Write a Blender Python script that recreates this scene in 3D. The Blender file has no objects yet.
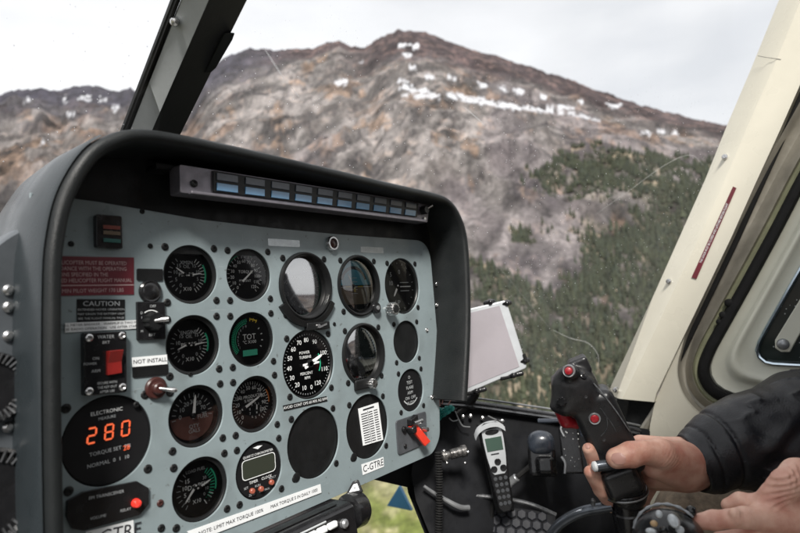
import bpy, math, random
import numpy as np
from mathutils import Vector, Matrix
random.seed(7)
PI=math.pi
scene=bpy.context.scene
COL=scene.collection
# ---------------------------------------------------------------- camera measured from the instrument panel
F_PX=562.8
def _rot(x,y,z):
    return Matrix.Rotation(z,3,'Z')@Matrix.Rotation(x,3,'X')@Matrix.Rotation(y,3,'Y')
RC=_rot(-0.0667,.9064,.0702)               # panel axes (right, up, towards pilot) -> camera axes
TC=Vector((-.2007,-.0075,-.5433))
CL=-(RC.transposed()@TC)                    # camera in panel axes
def W(u,v,w): return Vector((u,-w,v))       # panel axes -> world
def RAY(px,py): return RC.transposed()@Vector(((px-400)/F_PX,-(py-266.5)/F_PX,-1))
def UL(px,py,d):                            # measured photo position at a camera depth -> panel axes
    return CL+RAY(px,py)*d
def U(px,py,d): q=UL(px,py,d); return W(*q)
def PL(px,py,w=0.0):
    r=RAY(px,py); s=(w-CL.z)/r.z; q=CL+r*s; return (q.x,q.y)
def UW(px,py,u):                            # on a plane of constant u (the cabin side)
    r=RAY(px,py); s=(u-CL.x)/r.x; q=CL+r*s; return W(*q)
CAMW=W(*CL)
cam=bpy.data.cameras.new('camera'); camo=bpy.data.objects.new('camera',cam); COL.objects.link(camo)
B=Matrix(((1,0,0),(0,0,-1),(0,1,0)))        # panel->world
M3=B@RC.transposed()
camo.matrix_world=Matrix.Translation(CAMW)@M3.to_4x4()
cam.sensor_width=36; cam.lens=F_PX/800*36; cam.clip_start=.02; cam.clip_end=30000
cam.dof.use_dof=True; cam.dof.focus_distance=.68; cam.dof.aperture_fstop=6.3
scene.camera=camo
# ---------------------------------------------------------------- mesh helpers
class MB:
    def __init__(s): s.v=[]; s.f=[]
    def add(s,vs,fs):
        o=len(s.v); s.v+= [tuple(p) for p in vs]; s.f+=[tuple(i+o for i in f) for f in fs]; return s
    def cyl(s,a,b,r0,r1=None,n=20,caps=True):
        a=Vector(a);b=Vector(b); r1=r0 if r1 is None else r1
        d=(b-a).normalized(); x=d.orthogonal().normalized(); y=d.cross(x)
        vs=[];fs=[]
        for c,r in ((a,r0),(b,r1)):
            for i in range(n):
                t=2*PI*i/n; vs.append(c+x*(r*math.cos(t))+y*(r*math.sin(t)))
        for i in range(n): j=(i+1)%n; fs.append((i,j,n+j,n+i))
        if caps: fs.append(tuple(range(n-1,-1,-1))); fs.append(tuple(range(n,2*n)))
        return s.add(vs,fs)
    def lathe(s,o,axis,prof,n=48,xdir=None,sx=1,close=True):
        # prof: list of (r,h) along axis
        o=Vector(o); d=Vector(axis).normalized(); x=(Vector(xdir) if xdir else d.orthogonal()).normalized(); y=d.cross(x)
        vs=[];fs=[]
        for r,h in prof:
            for i in range(n):
                t=2*PI*i/n; vs.append(o+d*h+x*(r*math.cos(t)*sx)+y*(r*math.sin(t)))
        for k in range(len(prof)-1):
            for i in range(n): j=(i+1)%n; fs.append((k*n+i,k*n+j,(k+1)*n+j,(k+1)*n+i))
        if close:
            if prof[0][0]>1e-6: fs.append(tuple(range(n-1,-1,-1)))
            if prof[-1][0]>1e-6: fs.append(tuple(range((len(prof)-1)*n,len(prof)*n)))
        return s.add(vs,fs)
    def tube(s,pts,r,n=10,caps=True):
        pts=[Vector(p) for p in pts]; m=len(pts)
        rs=r if isinstance(r,(list,tuple)) else [r]*m
        prev=None; vs=[];fs=[]
        for i,p in enumerate(pts):
            d=(pts[min(i+1,m-1)]-pts[max(i-1,0)]).normalized()
            if prev is None: x=d.orthogonal().normalized()
            else: x=(prev-d*prev.dot(d)).normalized()
            prev=x; y=d.cross(x)
            for k in range(n):
                t=2*PI*k/n; vs.append(p+x*(rs[i]*math.cos(t))+y*(rs[i]*math.sin(t)))
        for i in range(m-1):
            for k in range(n): j=(k+1)%n; fs.append((i*n+k,i*n+j,(i+1)*n+j,(i+1)*n+k))
        if caps: fs.append(tuple(range(n-1,-1,-1))); fs.append(tuple(range((m-1)*n,m*n)))
        return s.add(vs,fs)
    def prism(s,top,off):
        # polygon (list of points) extruded by vector off
        n=len(top); off=Vector(off)
        vs=[Vector(p) for p in top]+[Vector(p)+off for p in top]
        fs=[tuple(range(n)),tuple(range(2*n-1,n-1,-1))]
        for i in range(n): j=(i+1)%n; fs.append((i,n+i,n+j,j))
        return s.add(vs,fs)
    def box(s,o,ax,ay,az):
        o=Vector(o);ax=Vector(ax);ay=Vector(ay);az=Vector(az)
        return s.prism([o,o+ax,o+ax+ay,o+ay],az)
    def grid(s,rows):
        m=len(rows);n=len(rows[0]); vs=[p for r in rows for p in r]; fs=[]
        for i in range(m-1):
            for j in range(n-1): fs.append((i*n+j,i*n+j+1,(i+1)*n+j+1,(i+1)*n+j))
        return s.add(vs,fs)
    def sphere(s,c,r,n=16,m=10,sq=(1,1,1)):
        c=Vector(c); vs=[c+Vector((0,0,r*sq[2]))]; fs=[]
        for i in range(1,m):
            a=PI*i/m
            for k in range(n):
                t=2*PI*k/n; vs.append(c+Vector((r*sq[0]*math.sin(a)*math.cos(t),r*sq[1]*math.sin(a)*math.sin(t),r*sq[2]*math.cos(a))))
        vs.append(c-Vector((0,0,r*sq[2])))
        for k in range(n): fs.append((0,1+k,1+(k+1)%n))
        for i in range(m-2):
            for k in range(n): j=(k+1)%n; fs.append((1+i*n+k,1+(i+1)*n+k,1+(i+1)*n+j,1+i*n+j))
        e=len(vs)-1
        for k in range(n): fs.append((e,1+(m-2)*n+(k+1)%n,1+(m-2)*n+k))
        return s.add(vs,fs)
def obj(name,mb,mat,parent=None,smooth=35,bevel=0,label=None,fix=True):
    me=bpy.data.meshes.new(name)
    vs=mb.v
    if not vs: return None
    xs=[p[0] for p in vs];ys=[p[1] for p in vs];zs=[p[2] for p in vs]
    c=Vector(((min(xs)+max(xs))/2,(min(ys)+max(ys))/2,(min(zs)+max(zs))/2))
    me.from_pydata([(p[0]-c.x,p[1]-c.y,p[2]-c.z) for p in vs],[],mb.f); me.validate()
    if fix:
        import bmesh
        bm=bmesh.new(); bm.from_mesh(me); bmesh.ops.recalc_face_normals(bm,faces=bm.faces); bm.to_mesh(me); bm.free()
    if smooth:
        me.polygons.foreach_set('use_smooth',[True]*len(me.polygons)); me.set_sharp_from_angle(angle=math.radians(smooth))
    me.materials.append(mat)
    o=bpy.data.objects.new(name,me); COL.objects.link(o)
    o.location=c
    if parent is not None:
        o.parent=parent; o.location=c-worldloc(parent)
    if bevel:
        m=o.modifiers.new('bevel','BEVEL'); m.width=bevel; m.segments=3; m.limit_method='ANGLE'; m.angle_limit=math.radians(40)
    if label: o['label']=label
    return o
def worldloc(o):
    v=Vector(o.location)
    while o.parent: o=o.parent; v+=Vector(o.location)
    return v
def thing(name,label,cat,loc,group=None):
    o=bpy.data.objects.new(name,None); COL.objects.link(o); o.location=loc; o.empty_display_size=.02
    o['label']=label;o['category']=cat
    if group:o['group']=group
    return o
def tag(o,label=None,cat=None,group=None,kind=None):
    if label:o['label']=label
    if cat:o['category']=cat
    if group:o['group']=group
    if kind:o['kind']=kind
    return o
def catmull(pts,n=8,closed=False):
    P=[Vector(p) for p in pts]; m=len(P); out=[]
    rng=range(m if closed else m-1)
    for i in rng:
        if closed: a,b,c,d=P[(i-1)%m],P[i],P[(i+1)%m],P[(i+2)%m]
        else: a,b,c,d=P[max(i-1,0)],P[i],P[i+1],P[min(i+2,m-1)]
        for k in range(n):
            t=k/n
            out.append(.5*((2*b)+(c-a)*t+(2*a-5*b+4*c-d)*t*t+(3*b-a-3*c+d)*t**3))
    if not closed: out.append(P[-1])
    return out
# ---------------------------------------------------------------- materials
def mat(name,col,rough=.5,metal=0,spec=.5,nscale=0,namt=.0,bump=0,bscale=300,coat=0,emit=None,estr=1,alpha=1,rvar=0):
    m=bpy.data.materials.new(name); m.use_nodes=True; nt=m.node_tree; b=nt.nodes['Principled BSDF']
    b.inputs['Base Color'].default_value=(*col,1); b.inputs['Roughness'].default_value=rough; b.inputs['Metallic'].default_value=metal
    b.inputs['Specular IOR Level'].default_value=spec; b.inputs['Coat Weight'].default_value=coat; b.inputs['Coat Roughness'].default_value=.08
    b.inputs['Alpha'].default_value=alpha
    tc=nt.nodes.new('ShaderNodeTexCoord')
    if namt:
        n=nt.nodes.new('ShaderNodeTexNoise'); n.inputs['Scale'].default_value=nscale; n.inputs['Detail'].default_value=6; n.inputs['Roughness'].default_value=.65
        nt.links.new(tc.outputs['Object'],n.inputs['Vector'])
        mr=nt.nodes.new('ShaderNodeMapRange'); mr.inputs[1].default_value=.3; mr.inputs[2].default_value=.7
        mr.inputs[3].default_value=1-namt; mr.inputs[4].default_value=1+namt
        nt.links.new(n.outputs['Fac'],mr.inputs[0])
        vm=nt.nodes.new('ShaderNodeVectorMath'); vm.operation='SCALE'; vm.inputs[0].default_value=col
        nt.links.new(mr.outputs[0],vm.inputs['Scale']); nt.links.new(vm.outputs[0],b.inputs['Base Color'])
        if rvar:
            r2=nt.nodes.new('ShaderNodeMapRange'); r2.inputs[1].default_value=.3; r2.inputs[2].default_value=.7
            r2.inputs[3].default_value=max(0,rough-rvar); r2.inputs[4].default_value=min(1,rough+rvar)
            n2=nt.nodes.new('ShaderNodeTexNoise'); n2.inputs['Scale'].default_value=nscale*2.3; n2.inputs['Detail'].default_value=8
            nt.links.new(tc.outputs['Object'],n2.inputs['Vector']); nt.links.new(n2.outputs['Fac'],r2.inputs[0]); nt.links.new(r2.outputs[0],b.inputs['Roughness'])
    if bump:
        n=nt.nodes.new('ShaderNodeTexNoise'); n.inputs['Scale'].default_value=bscale; n.inputs['Detail'].default_value=5
        nt.links.new(tc.outputs['Object'],n.inputs['Vector'])
        bp=nt.nodes.new('ShaderNodeBump'); bp.inputs['Strength'].default_value=bump; bp.inputs['Distance'].default_value=.001
        nt.links.new(n.outputs['Fac'],bp.inputs['Height']); nt.links.new(bp.outputs[0],b.inputs['Normal'])
    if emit: b.inputs['Emission Color'].default_value=(*emit,1); b.inputs['Emission Strength'].default_value=estr
    return m
def glassmat(name,refl=.5,rough=.02,tint=(1,1,1),ior=1.5,minr=0.0):
    m=bpy.data.materials.new(name); m.use_nodes=True; nt=m.node_tree; nt.nodes.clear()
    o=nt.nodes.new('ShaderNodeOutputMaterial'); t=nt.nodes.new('ShaderNodeBsdfTransparent'); t.inputs[0].default_value=(*tint,1)
    g=nt.nodes.new('ShaderNodeBsdfGlossy'); g.inputs['Roughness'].default_value=rough
    fr=nt.nodes.new('ShaderNodeFresnel'); fr.inputs[0].default_value=ior
    mr=nt.nodes.new('ShaderNodeMapRange'); mr.inputs[3].default_value=minr; mr.inputs[4].default_value=refl
    nt.links.new(fr.outputs[0],mr.inputs[0])
    mx=nt.nodes.new('ShaderNodeMixShader'); nt.links.new(mr.outputs[0],mx.inputs[0]); nt.links.new(t.outputs[0],mx.inputs[1]); nt.links.new(g.outputs[0],mx.inputs[2])
    nt.links.new(mx.outputs[0],o.inputs[0]); return m
M={}
M['panel']=mat('panel_grey_paint',(.215,.262,.276),.36,nscale=9,namt=.12,bump=.12,bscale=420,rvar=.1)
M['black']=mat('black_matte_paint',(.009,.0095,.010),.45,spec=.25,nscale=30,namt=.35,bump=.15,bscale=500,rvar=.12)
M['dial']=mat('dial_black',(.008,.008,.009),.6,spec=.2,nscale=40,namt=.2)
M['bezel']=mat('bezel_black',(.009,.0095,.010),.38,spec=.3,nscale=60,namt=.3,bump=.1,bscale=900)
M['gloss']=mat('black_gloss_plastic',(.010,.010,.011),.22,nscale=50,namt=.3,rvar=.1,bump=.05,bscale=600)
M['rubber']=mat('black_rubber',(.009,.009,.009),.75,spec=.2,nscale=60,namt=.3,bump=.3,bscale=700)
M['white']=mat('white_marking',(.78,.80,.80),.5)
M['dimwhite']=mat('faded_marking',(.42,.44,.45),.6)
M['needle']=mat('needle_white',(.85,.86,.86),.4)
M['green']=mat('green_marking',(.03,.45,.25),.5)
M['yellow']=mat('yellow_marking',(.75,.55,.05),.5)
M['orange']=mat('orange_marking',(.7,.2,.03),.5)
M['red']=mat('red_plastic',(.55,.02,.015),.35,nscale=40,namt=.15)
M['hood']=mat('hood_black_texture',(.0085,.0100,.0105),.48,spec=.3,nscale=14,namt=.3,bump=.35,bscale=900,rvar=.1)
M['steel']=mat('bright_steel',(.6,.6,.6),.28,metal=1,nscale=90,namt=.2,rvar=.1)
M['alu']=mat('grey_metal',(.30,.31,.32),.45,metal=.7,nscale=20,namt=.2,rvar=.12,bump=.1)
M['maroon']=mat('maroon_placard',(.11,.012,.02),.45,nscale=25,namt=.2)
M['label']=mat('white_label_tape',(.75,.77,.78),.4,nscale=30,namt=.06)
M['ink']=mat('black_ink',(.02,.02,.025),.5)
M['glass']=glassmat('dial_glass',refl=.9,rough=.03)
M['domeglass']=glassmat('coated_dial_glass',refl=1.0,rough=.05,ior=1.5,minr=.52)
# fine wear on the painted panel: thin pale scratches and darker grime
nt=M['panel'].node_tree; b=nt.nodes['Principled BSDF']; src=b.inputs['Base Color'].links[0].from_socket
tc=nt.nodes.new('ShaderNodeTexCoord'); 
def _wear(scale,rot,lo,hi,col,fac,src):
    mp=nt.nodes.new('ShaderNodeMapping'); mp.inputs['Scale'].default_value=scale; mp.inputs['Rotation'].default_value=(0,rot,0); nt.links.new(tc.outputs['Object'],mp.inputs[0])
    n=nt.nodes.new('ShaderNodeTexNoise'); n.inputs['Scale'].default_value=1; n.inputs['Detail'].default_value=3; nt.links.new(mp.outputs[0],n.inputs['Vector'])
    mr=nt.nodes.new('ShaderNodeMapRange'); mr.inputs[1].default_value=lo; mr.inputs[2].default_value=hi; mr.inputs[4].default_value=fac; nt.links.new(n.outputs['Fac'],mr.inputs[0])
    mx=nt.nodes.new('ShaderNodeMixRGB'); mx.inputs[2].default_value=(*col,1); nt.links.new(mr.outputs[0],mx.inputs[0]); nt.links.new(src,mx.inputs[1]); return mx.outputs[0]
src=_wear((30,30,900),.5,.69,.73,(.42,.45,.46),.5,src); src=_wear((700,40,26),.3,.70,.74,(.40,.43,.44),.45,src); src=_wear((16,16,16),0,.52,.75,(.11,.125,.125),.55,src); src=_wear((150,150,150),0,.68,.72,(.10,.11,.11),.7,src)
nt.links.new(src,b.inputs['Base Color'])
# ---------------------------------------------------------------- text
def text_mesh(mb,s,size,o,x,y,align='CENTER',sx=1.0,space=1.0,lift=None):
    cu=bpy.data.curves.new('txt','FONT'); cu.body=s; cu.size=1; cu.align_x=align; cu.align_y='CENTER'; cu.resolution_u=2; cu.space_character=space
    to=bpy.data.objects.new('txt',cu); COL.objects.link(to)
    me=bpy.data.meshes.new_from_object(to)
    o=Vector(o);x=Vector(x).normalized();y=Vector(y).normalized()
    mb.add([o+x*(v.co.x*size*sx)+y*(v.co.y*size) for v in me.vertices],[tuple(p.vertices) for p in me.polygons])
    bpy.data.objects.remove(to); bpy.data.curves.remove(cu); bpy.data.meshes.remove(me)
XA=Vector((1,0,0)); YA=Vector((0,0,1)); NA=Vector((0,-1,0))   # panel right, up, towards pilot in world
# ================================================================ SKY, SUN, TERRAIN
world=bpy.data.worlds.new('World'); scene.world=world; world.use_nodes=True
nt=world.node_tree; nt.nodes.clear()
wo=nt.nodes.new('ShaderNodeOutputWorld'); bg=nt.nodes.new('ShaderNodeBackground'); bg.inputs[1].default_value=.105
sk=nt.nodes.new('ShaderNodeTexSky'); sk.sky_type='NISHITA'; sk.sun_disc=False; sk.sun_elevation=math.radians(44); sk.sun_rotation=math.radians(230)
tc=nt.nodes.new('ShaderNodeTexCoord'); mp=nt.nodes.new('ShaderNodeMapping'); mp.inputs['Scale'].default_value=(1,1,3)
nz=nt.nodes.new('ShaderNodeTexNoise'); nz.inputs['Scale'].default_value=1.5; nz.inputs['Detail'].default_value=6; nz.inputs['Roughness'].default_value=.5
nt.links.new(tc.outputs['Generated'],mp.inputs[0]); nt.links.new(mp.outputs[0],nz.inputs['Vector'])
cr=nt.nodes.new('ShaderNodeValToRGB'); e=cr.color_ramp.elements
e[0].position=.32; e[0].color=(4.5,4.6,4.75,1); e[1].position=.60; e[1].color=(6.2,6.25,6.35,1)
mr=nt.nodes.new('ShaderNodeMapRange'); mr.inputs[1].default_value=.22; mr.inputs[2].default_value=.42; mr.inputs[3].default_value=.9; mr.inputs[4].default_value=.97
nt.links.new(nz.outputs['Fac'],cr.inputs[0]); nt.links.new(nz.outputs['Fac'],mr.inputs[0])
mx=nt.nodes.new('ShaderNodeMixRGB'); nt.links.new(mr.outputs[0],mx.inputs[0]); nt.links.new(sk.outputs[0],mx.inputs[1]); nt.links.new(cr.outputs[0],mx.inputs[2])
nt.links.new(mx.outputs[0],bg.inputs[0]); nt.links.new(bg.outputs[0],wo.inputs[0])
sun=bpy.data.lights.new('sun','SUN'); sun.energy=4.0; sun.angle=math.radians(12); sun.color=(1,.96,.9)
so=bpy.data.objects.new('sun',sun); COL.objects.link(so)
# sun from the rear left, high
sd=Vector((math.sin(math.radians(230))*math.cos(math.radians(44)),math.cos(math.radians(230))*math.cos(math.radians(44)),math.sin(math.radians(44))))
so.rotation_euler=sd.to_track_quat('Z','Y').to_euler()
vs=scene.view_settings; vs.view_transform='Standard'; vs.look='None'; vs.gamma=1; vs.exposure=.80; vs.use_curve_mapping=False
scene.display_settings.display_device='sRGB'
# numpy noise
_rs=np.random.RandomState(3); _perm=_rs.permutation(512); _perm=np.r_[_perm,_perm]; _gr=_rs.rand(512)*2-1
def vnoise(x,y):
    xi=np.floor(x).astype(int); yi=np.floor(y).astype(int); fx=x-xi; fy=y-yi
    fx=fx*fx*fx*(fx*(fx*6-15)+10); fy=fy*fy*fy*(fy*(fy*6-15)+10)
    def h(a,b): return _gr[_perm[(_perm[a&511]+b)&511]&511]
    return (h(xi,yi)*(1-fx)+h(xi+1,yi)*fx)*(1-fy)+(h(xi,yi+1)*(1-fx)+h(xi+1,yi+1)*fx)*fy
def fbm(x,y,o=5,g=.5,ridged=False):
    s=0;a=1;t=0
    for i in range(o):
        n=vnoise(x+i*17.3,y-i*9.1)
        if ridged: n=1-2*np.abs(n)
        s=s+a*n; t+=a; a*=g; x=x*2.03; y=y*2.03
    return s/t
skyl=[(-260,60),(-120,92),(0,94),(15,90),(40,87),(60,92),(75,85),(100,88),(118,92),(130,88),(160,104),(185,100),(205,70),(226,56),(249,47),(275,48),(312,48),(327,42),(339,40),(350,46),(365,47),(380,36),(399,29),(425,32),(462,45),(500,56),(560,76),(600,90),(640,103),(680,115),(727,125),(800,150),(900,185),(1050,215)]
def azel(px,py):
    d=RAY(px,py); d=W(*d); return math.atan2(d.x,d.y),math.atan2(d.z,math.hypot(d.x,d.y))
_ae=[azel(*p) for p in skyl]; AZ=np.array([a for a,_ in _ae]); EL=np.array([b for _,b in _ae])
a0,a1=AZ[0],AZ[-1]
azs=np.r_[np.arange(a0,a1,math.radians(.125)), np.arange(a1,a0+2*PI,math.radians(2.5))]
R0=150; NR=300
rr=R0*(3400/R0)**(np.linspace(0,1,NR))
rr=np.r_[np.array([0.5,30,70,110]),rr]
A,Rg=np.meshgrid(azs,rr,indexing='ij')
def terrain(A,Rg):
    X=Rg*np.sin(A); Y=Rg*np.cos(A)
    el=np.interp(A,np.r_[AZ,AZ[0]+2*PI],np.r_[EL,EL[0]])
    back=(A>AZ[-1])
    el=np.where(back,el*np.clip(1-(A-AZ[-1])/.30,.04,1)+np.radians(.3)*(1+np.sin(A*5)),el)
    Rr=2200+220*np.sin(A*3.1+1)+0*A
    zr=Rr*np.tan(el)-3
    s=(Rg-300)/(Rr-300)
    sc=np.clip(s,0,1)
    base=-120
    h=base+(zr-base)*(sc**1.12)
    over=np.clip(s-1,0,None)
    h=h-over*(Rr-300)*.45
    w=np.clip(sc*3,0,1)*np.clip((1.02-s)*5,.06,1)
    # gullies run down the slope: noise stretched along r
    q1=A*2000; q2=sc*1500; d1=(q1*.80+q2*.60); d2=(-q1*.60+q2*.80)
    g=fbm(d1/520+.4*fbm(q1/400,q2/400,3),d2/190,5,.55,True); g2=fbm(q1/150,q2/420,4,.5,True)
    n=fbm(X/170,Y/170,6,.55,True)
    n2=fbm(X/38,Y/38,4,.55)
    rug=1+.9*np.clip((math.radians(40)-A)/math.radians(25),0,1)
    h=h+w*(g*20*rug+g2*9*rug+n*20*rug+n2*5)
    h=h+np.clip(1-w,0,1)*fbm(X/60,Y/60,4)*3
    # small jagged crest
    cr=np.exp(-((s-1)/.05)**2)
    h=h+cr*fbm(A*90,A*3,4,.6)*9*rug
    return X,Y,h,s
X,Y,Hh,S=terrain(A,Rg)
cx,cy=CAMW.x,CAMW.y
# photo position of each ground point, to place snow, scree and woods where they are on the mountain
RCn=np.array(RC)
def project(X,Y,Z):
    q=np.stack([X,Z-CAMW.z,-Y],-1)@RCn.T
    zz=-q[...,2]; zz=np.where(zz<1e-3,1e-3,zz)
    bad=q[...,2]>-1e-3
    px=400+F_PX*q[...,0]/zz; py=266.5-F_PX*q[...,1]/zz
    return np.where(bad,-9999,px),np.where(bad,-9999,py)
PX,PY=project(X,Y,Hh)
def poly_in(px,py,poly):
    ins=np.zeros(px.shape,bool); n=len(poly); j=n-1
    for i in range(n):
        xi,yi=poly[i];xj,yj=poly[j]
        c=((yi>py)!=(yj>py))&(px<(xj-xi)*(py-yi)/((yj-yi)+1e-9)+xi)
        ins^=c; j=i
    return ins
def sm(a,b,x): t=np.clip((x-a)/(b-a),0,1); return t*t*(3-2*t)
def mixc(c,d,m): return c*(1-m[...,None])+np.array(d)*m[...,None]
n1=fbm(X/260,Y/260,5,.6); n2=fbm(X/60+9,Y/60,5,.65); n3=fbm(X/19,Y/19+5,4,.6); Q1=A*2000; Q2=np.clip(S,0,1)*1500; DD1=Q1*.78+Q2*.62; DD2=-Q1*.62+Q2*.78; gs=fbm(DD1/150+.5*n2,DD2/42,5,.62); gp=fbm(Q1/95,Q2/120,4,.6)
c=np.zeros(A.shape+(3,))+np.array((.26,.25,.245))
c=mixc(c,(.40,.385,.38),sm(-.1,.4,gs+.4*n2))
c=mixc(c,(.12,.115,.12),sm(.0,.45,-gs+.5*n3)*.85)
c=mixc(c,(.44,.29,.20),sm(.22,.55,n1+.5*n2)*.6)
c=mixc(c,(.46,.40,.36),sm(.2,.6,n3+.3*n2)*.7)
c=mixc(c,(.115,.105,.10),sm(.10,.42,gp)*.7)
c=mixc(c,(.46,.33,.24),sm(.22,.5,-gp+.3*n3)*.7)
c=mixc(c,(.24,.21,.25),sm(.1,.5,fbm(Q1/330+7,Q2/300,3))*.3)
# dark brown upper slopes
up=np.maximum(sm(.86,.93,S+.05*n1+.03*n2),sm(math.radians(44),math.radians(52),A)*sm(.74,.84,S+.05*n1+.03*n2))
c=mixc(c,(.085,.063,.068),up*.94*sm(math.radians(34),math.radians(42),A))
c=mixc(c,(.20,.145,.135),up*sm(.05,.4,n3+.5*n2)*.8*sm(math.radians(30),math.radians(40),A))
# the darker craggy left ridge
lf=sm(math.radians(22),math.radians(8),A+.06*n1)
c=mixc(c,(.10,.10,.125),sm(.62,.82,S+.15*n2)*sm(math.radians(44),math.radians(34),A)*.75)
c=mixc(c,(.34,.24,.19),lf*sm(.70,.50,S)*.7*sm(-.3,.2,n2))
# low ground: green and straw meadow
low=sm(.07,.0,S+.03*n2)
c=mixc(c,(.31,.335,.13),low)
c=mixc(c,(.60,.58,.36),low*sm(.0,.4,fbm(X/9,Y/9,3)+.3*n2))
c=mixc(c,(.20,.25,.07),low*sm(.05,.5,fbm(X/14+30,Y/14,3)))
# forest floor
dens=np.zeros(A.shape)
WOODS=[([(530,175),(560,160),(600,148),(640,156),(690,160),(740,160),(735,190),(680,203),(640,195),(600,188),(545,193)],.85),
 ([(640,190),(740,165),(720,240),(670,310),(620,300),(628,240)],.9),
 ([(575,262),(600,240),(670,245),(690,330),(640,420),(560,420),(540,330)],.9),
 ([(465,262),(510,275),(540,290),(560,300),(610,420),(465,420)],.85),
 ([(505,190),(620,185),(630,250),(560,250)],.22),([(512,231),(530,231),(530,244),(512,244)],.9),
 ([(400,280),(475,262),(475,430),(250,430)],.8)]
for poly,dv in WOODS:
    dens=np.maximum(dens,np.where(poly_in(PX+14*n3+24*n2,PY+18*n2+10*n3,poly),dv,0))
dens=dens*sm(-.25,.15,1.2*n2+.6*n1+.5*n3+.8*(dens-.55)+.16)
c=mixc(c,(.17,.165,.12),dens*.7)
c=mixc(c,(.52,.45,.33),dens*sm(.0,.3,n2+.4*n3)*.8)
# snow
sn=np.zeros(A.shape)
SNOW=[[(397,78),(404,77),(412,86),(430,90),(447,92),(470,97),(500,102),(530,107),(560,109),(600,119),(600,122),(560,114),(530,111),(500,108),(470,103),(447,99),(430,98),(410,99),(400,93)],
 [(397,44),(420,43),(419,49),(398,49)],[(403,52),(413,52),(411,58),(402,56)],[(545,104),(575,107),(574,113),(546,110)],[(404,88),(420,95),(412,100),(402,96)],
 [(410,66),(417,66),(416,71),(409,70)],[(478,82),(486,82),(487,87),(480,87)],[(498,86),(508,88),(507,92),(499,91)],[(512,88),(526,90),(524,95),(513,93)],[(540,95),(549,96),(548,100),(540,99)],[(450,77),(458,78),(457,81),(450,80)],
 [(335,80),(348,80),(346,86),(336,86)],[(575,100),(584,101),(583,105),(575,104)],[(640,131),(650,131),(650,136),(640,135)],[(657,129),(680,132),(678,136),(658,133)],[(608,103),(622,104),(620,109),(609,107)],
 [(82,96),(90,95),(90,101),(80,100)],[(68,113),(76,113),(75,117),(69,117)],[(36,141),(46,140),(45,144),(38,144)],[(98,96),(108,98),(105,102),(99,101)],[(20,100),(30,98),(29,104),(21,104)],[(64,97),(70,98),(68,104),(63,103)],[(112,106),(120,106),(118,111),(112,111)],[(356,60),(364,59),(362,63),(357,63)],[(425,74),(438,76),(436,80),(425,78)]]
for poly in SNOW: sn=np.maximum(sn,poly_in(PX+4.0*n3+2.5*n2,PY+2.6*n3+1.2*n2,poly)*1.0)
sn=np.where((S>.5)&(S<1.01),sn,0)
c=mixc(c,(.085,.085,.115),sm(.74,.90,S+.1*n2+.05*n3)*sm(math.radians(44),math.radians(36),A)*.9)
crk=fbm(DD1/70+n1,DD2/26,4,.6,True); c=mixc(c,(.06,.055,.06),sm(.42,.75,crk)*.75*sm(.15,.4,S))  # crevice shade painted into the rock colour
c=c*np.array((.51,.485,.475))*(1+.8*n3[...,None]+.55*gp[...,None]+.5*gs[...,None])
c=np.clip(c,.012,1)
c=mixc(c,(.50,.51,.54),sn*sm(-.28,.0,n3+.3*fbm(X/7,Y/7,3)))
na,nr=A.shape
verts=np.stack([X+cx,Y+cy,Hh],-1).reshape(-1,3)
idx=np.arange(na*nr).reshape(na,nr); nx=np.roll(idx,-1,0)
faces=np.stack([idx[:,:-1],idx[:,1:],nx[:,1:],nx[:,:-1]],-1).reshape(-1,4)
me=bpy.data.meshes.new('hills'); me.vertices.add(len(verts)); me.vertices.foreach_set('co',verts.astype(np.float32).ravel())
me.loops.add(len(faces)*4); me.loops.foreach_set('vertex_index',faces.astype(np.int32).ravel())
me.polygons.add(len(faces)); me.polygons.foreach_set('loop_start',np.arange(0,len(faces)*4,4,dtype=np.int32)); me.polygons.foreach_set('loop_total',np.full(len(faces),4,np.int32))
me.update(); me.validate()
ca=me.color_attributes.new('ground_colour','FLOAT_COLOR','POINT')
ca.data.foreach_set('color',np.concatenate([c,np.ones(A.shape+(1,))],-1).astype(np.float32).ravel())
me.polygons.foreach_set('use_smooth',[True]*len(me.polygons))
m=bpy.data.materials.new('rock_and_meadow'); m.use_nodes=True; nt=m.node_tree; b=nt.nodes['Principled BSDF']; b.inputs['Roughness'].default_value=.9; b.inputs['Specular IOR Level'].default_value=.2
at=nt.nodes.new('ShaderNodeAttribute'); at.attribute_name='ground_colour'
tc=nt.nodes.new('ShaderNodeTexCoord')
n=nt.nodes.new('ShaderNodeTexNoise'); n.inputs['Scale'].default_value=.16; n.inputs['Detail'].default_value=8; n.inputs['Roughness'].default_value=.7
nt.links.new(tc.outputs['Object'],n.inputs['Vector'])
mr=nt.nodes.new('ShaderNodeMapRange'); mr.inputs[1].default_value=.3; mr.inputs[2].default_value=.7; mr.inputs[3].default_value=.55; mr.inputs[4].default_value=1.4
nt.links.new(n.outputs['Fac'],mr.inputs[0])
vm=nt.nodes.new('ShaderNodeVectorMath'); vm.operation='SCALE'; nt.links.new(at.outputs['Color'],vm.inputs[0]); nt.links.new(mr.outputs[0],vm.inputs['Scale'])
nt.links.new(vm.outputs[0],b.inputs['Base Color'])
bp=nt.nodes.new('ShaderNodeBump'); bp.inputs['Strength'].default_value=.8; bp.inputs['Distance'].default_value=16
n5=nt.nodes.new('ShaderNodeTexNoise'); n5.inputs['Scale'].default_value=.07; n5.inputs['Detail'].default_value=10; n5.inputs['Roughness'].default_value=.65
nt.links.new(tc.outputs['Object'],n5.inputs['Vector']); nt.links.new(n5.outputs['Fac'],bp.inputs['Height']); nt.links.new(bp.outputs[0],b.inputs['Normal'])
me.materials.append(m)
ho=bpy.data.objects.new('hills',me); COL.objects.link(ho); ho['kind']='structure'
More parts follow.
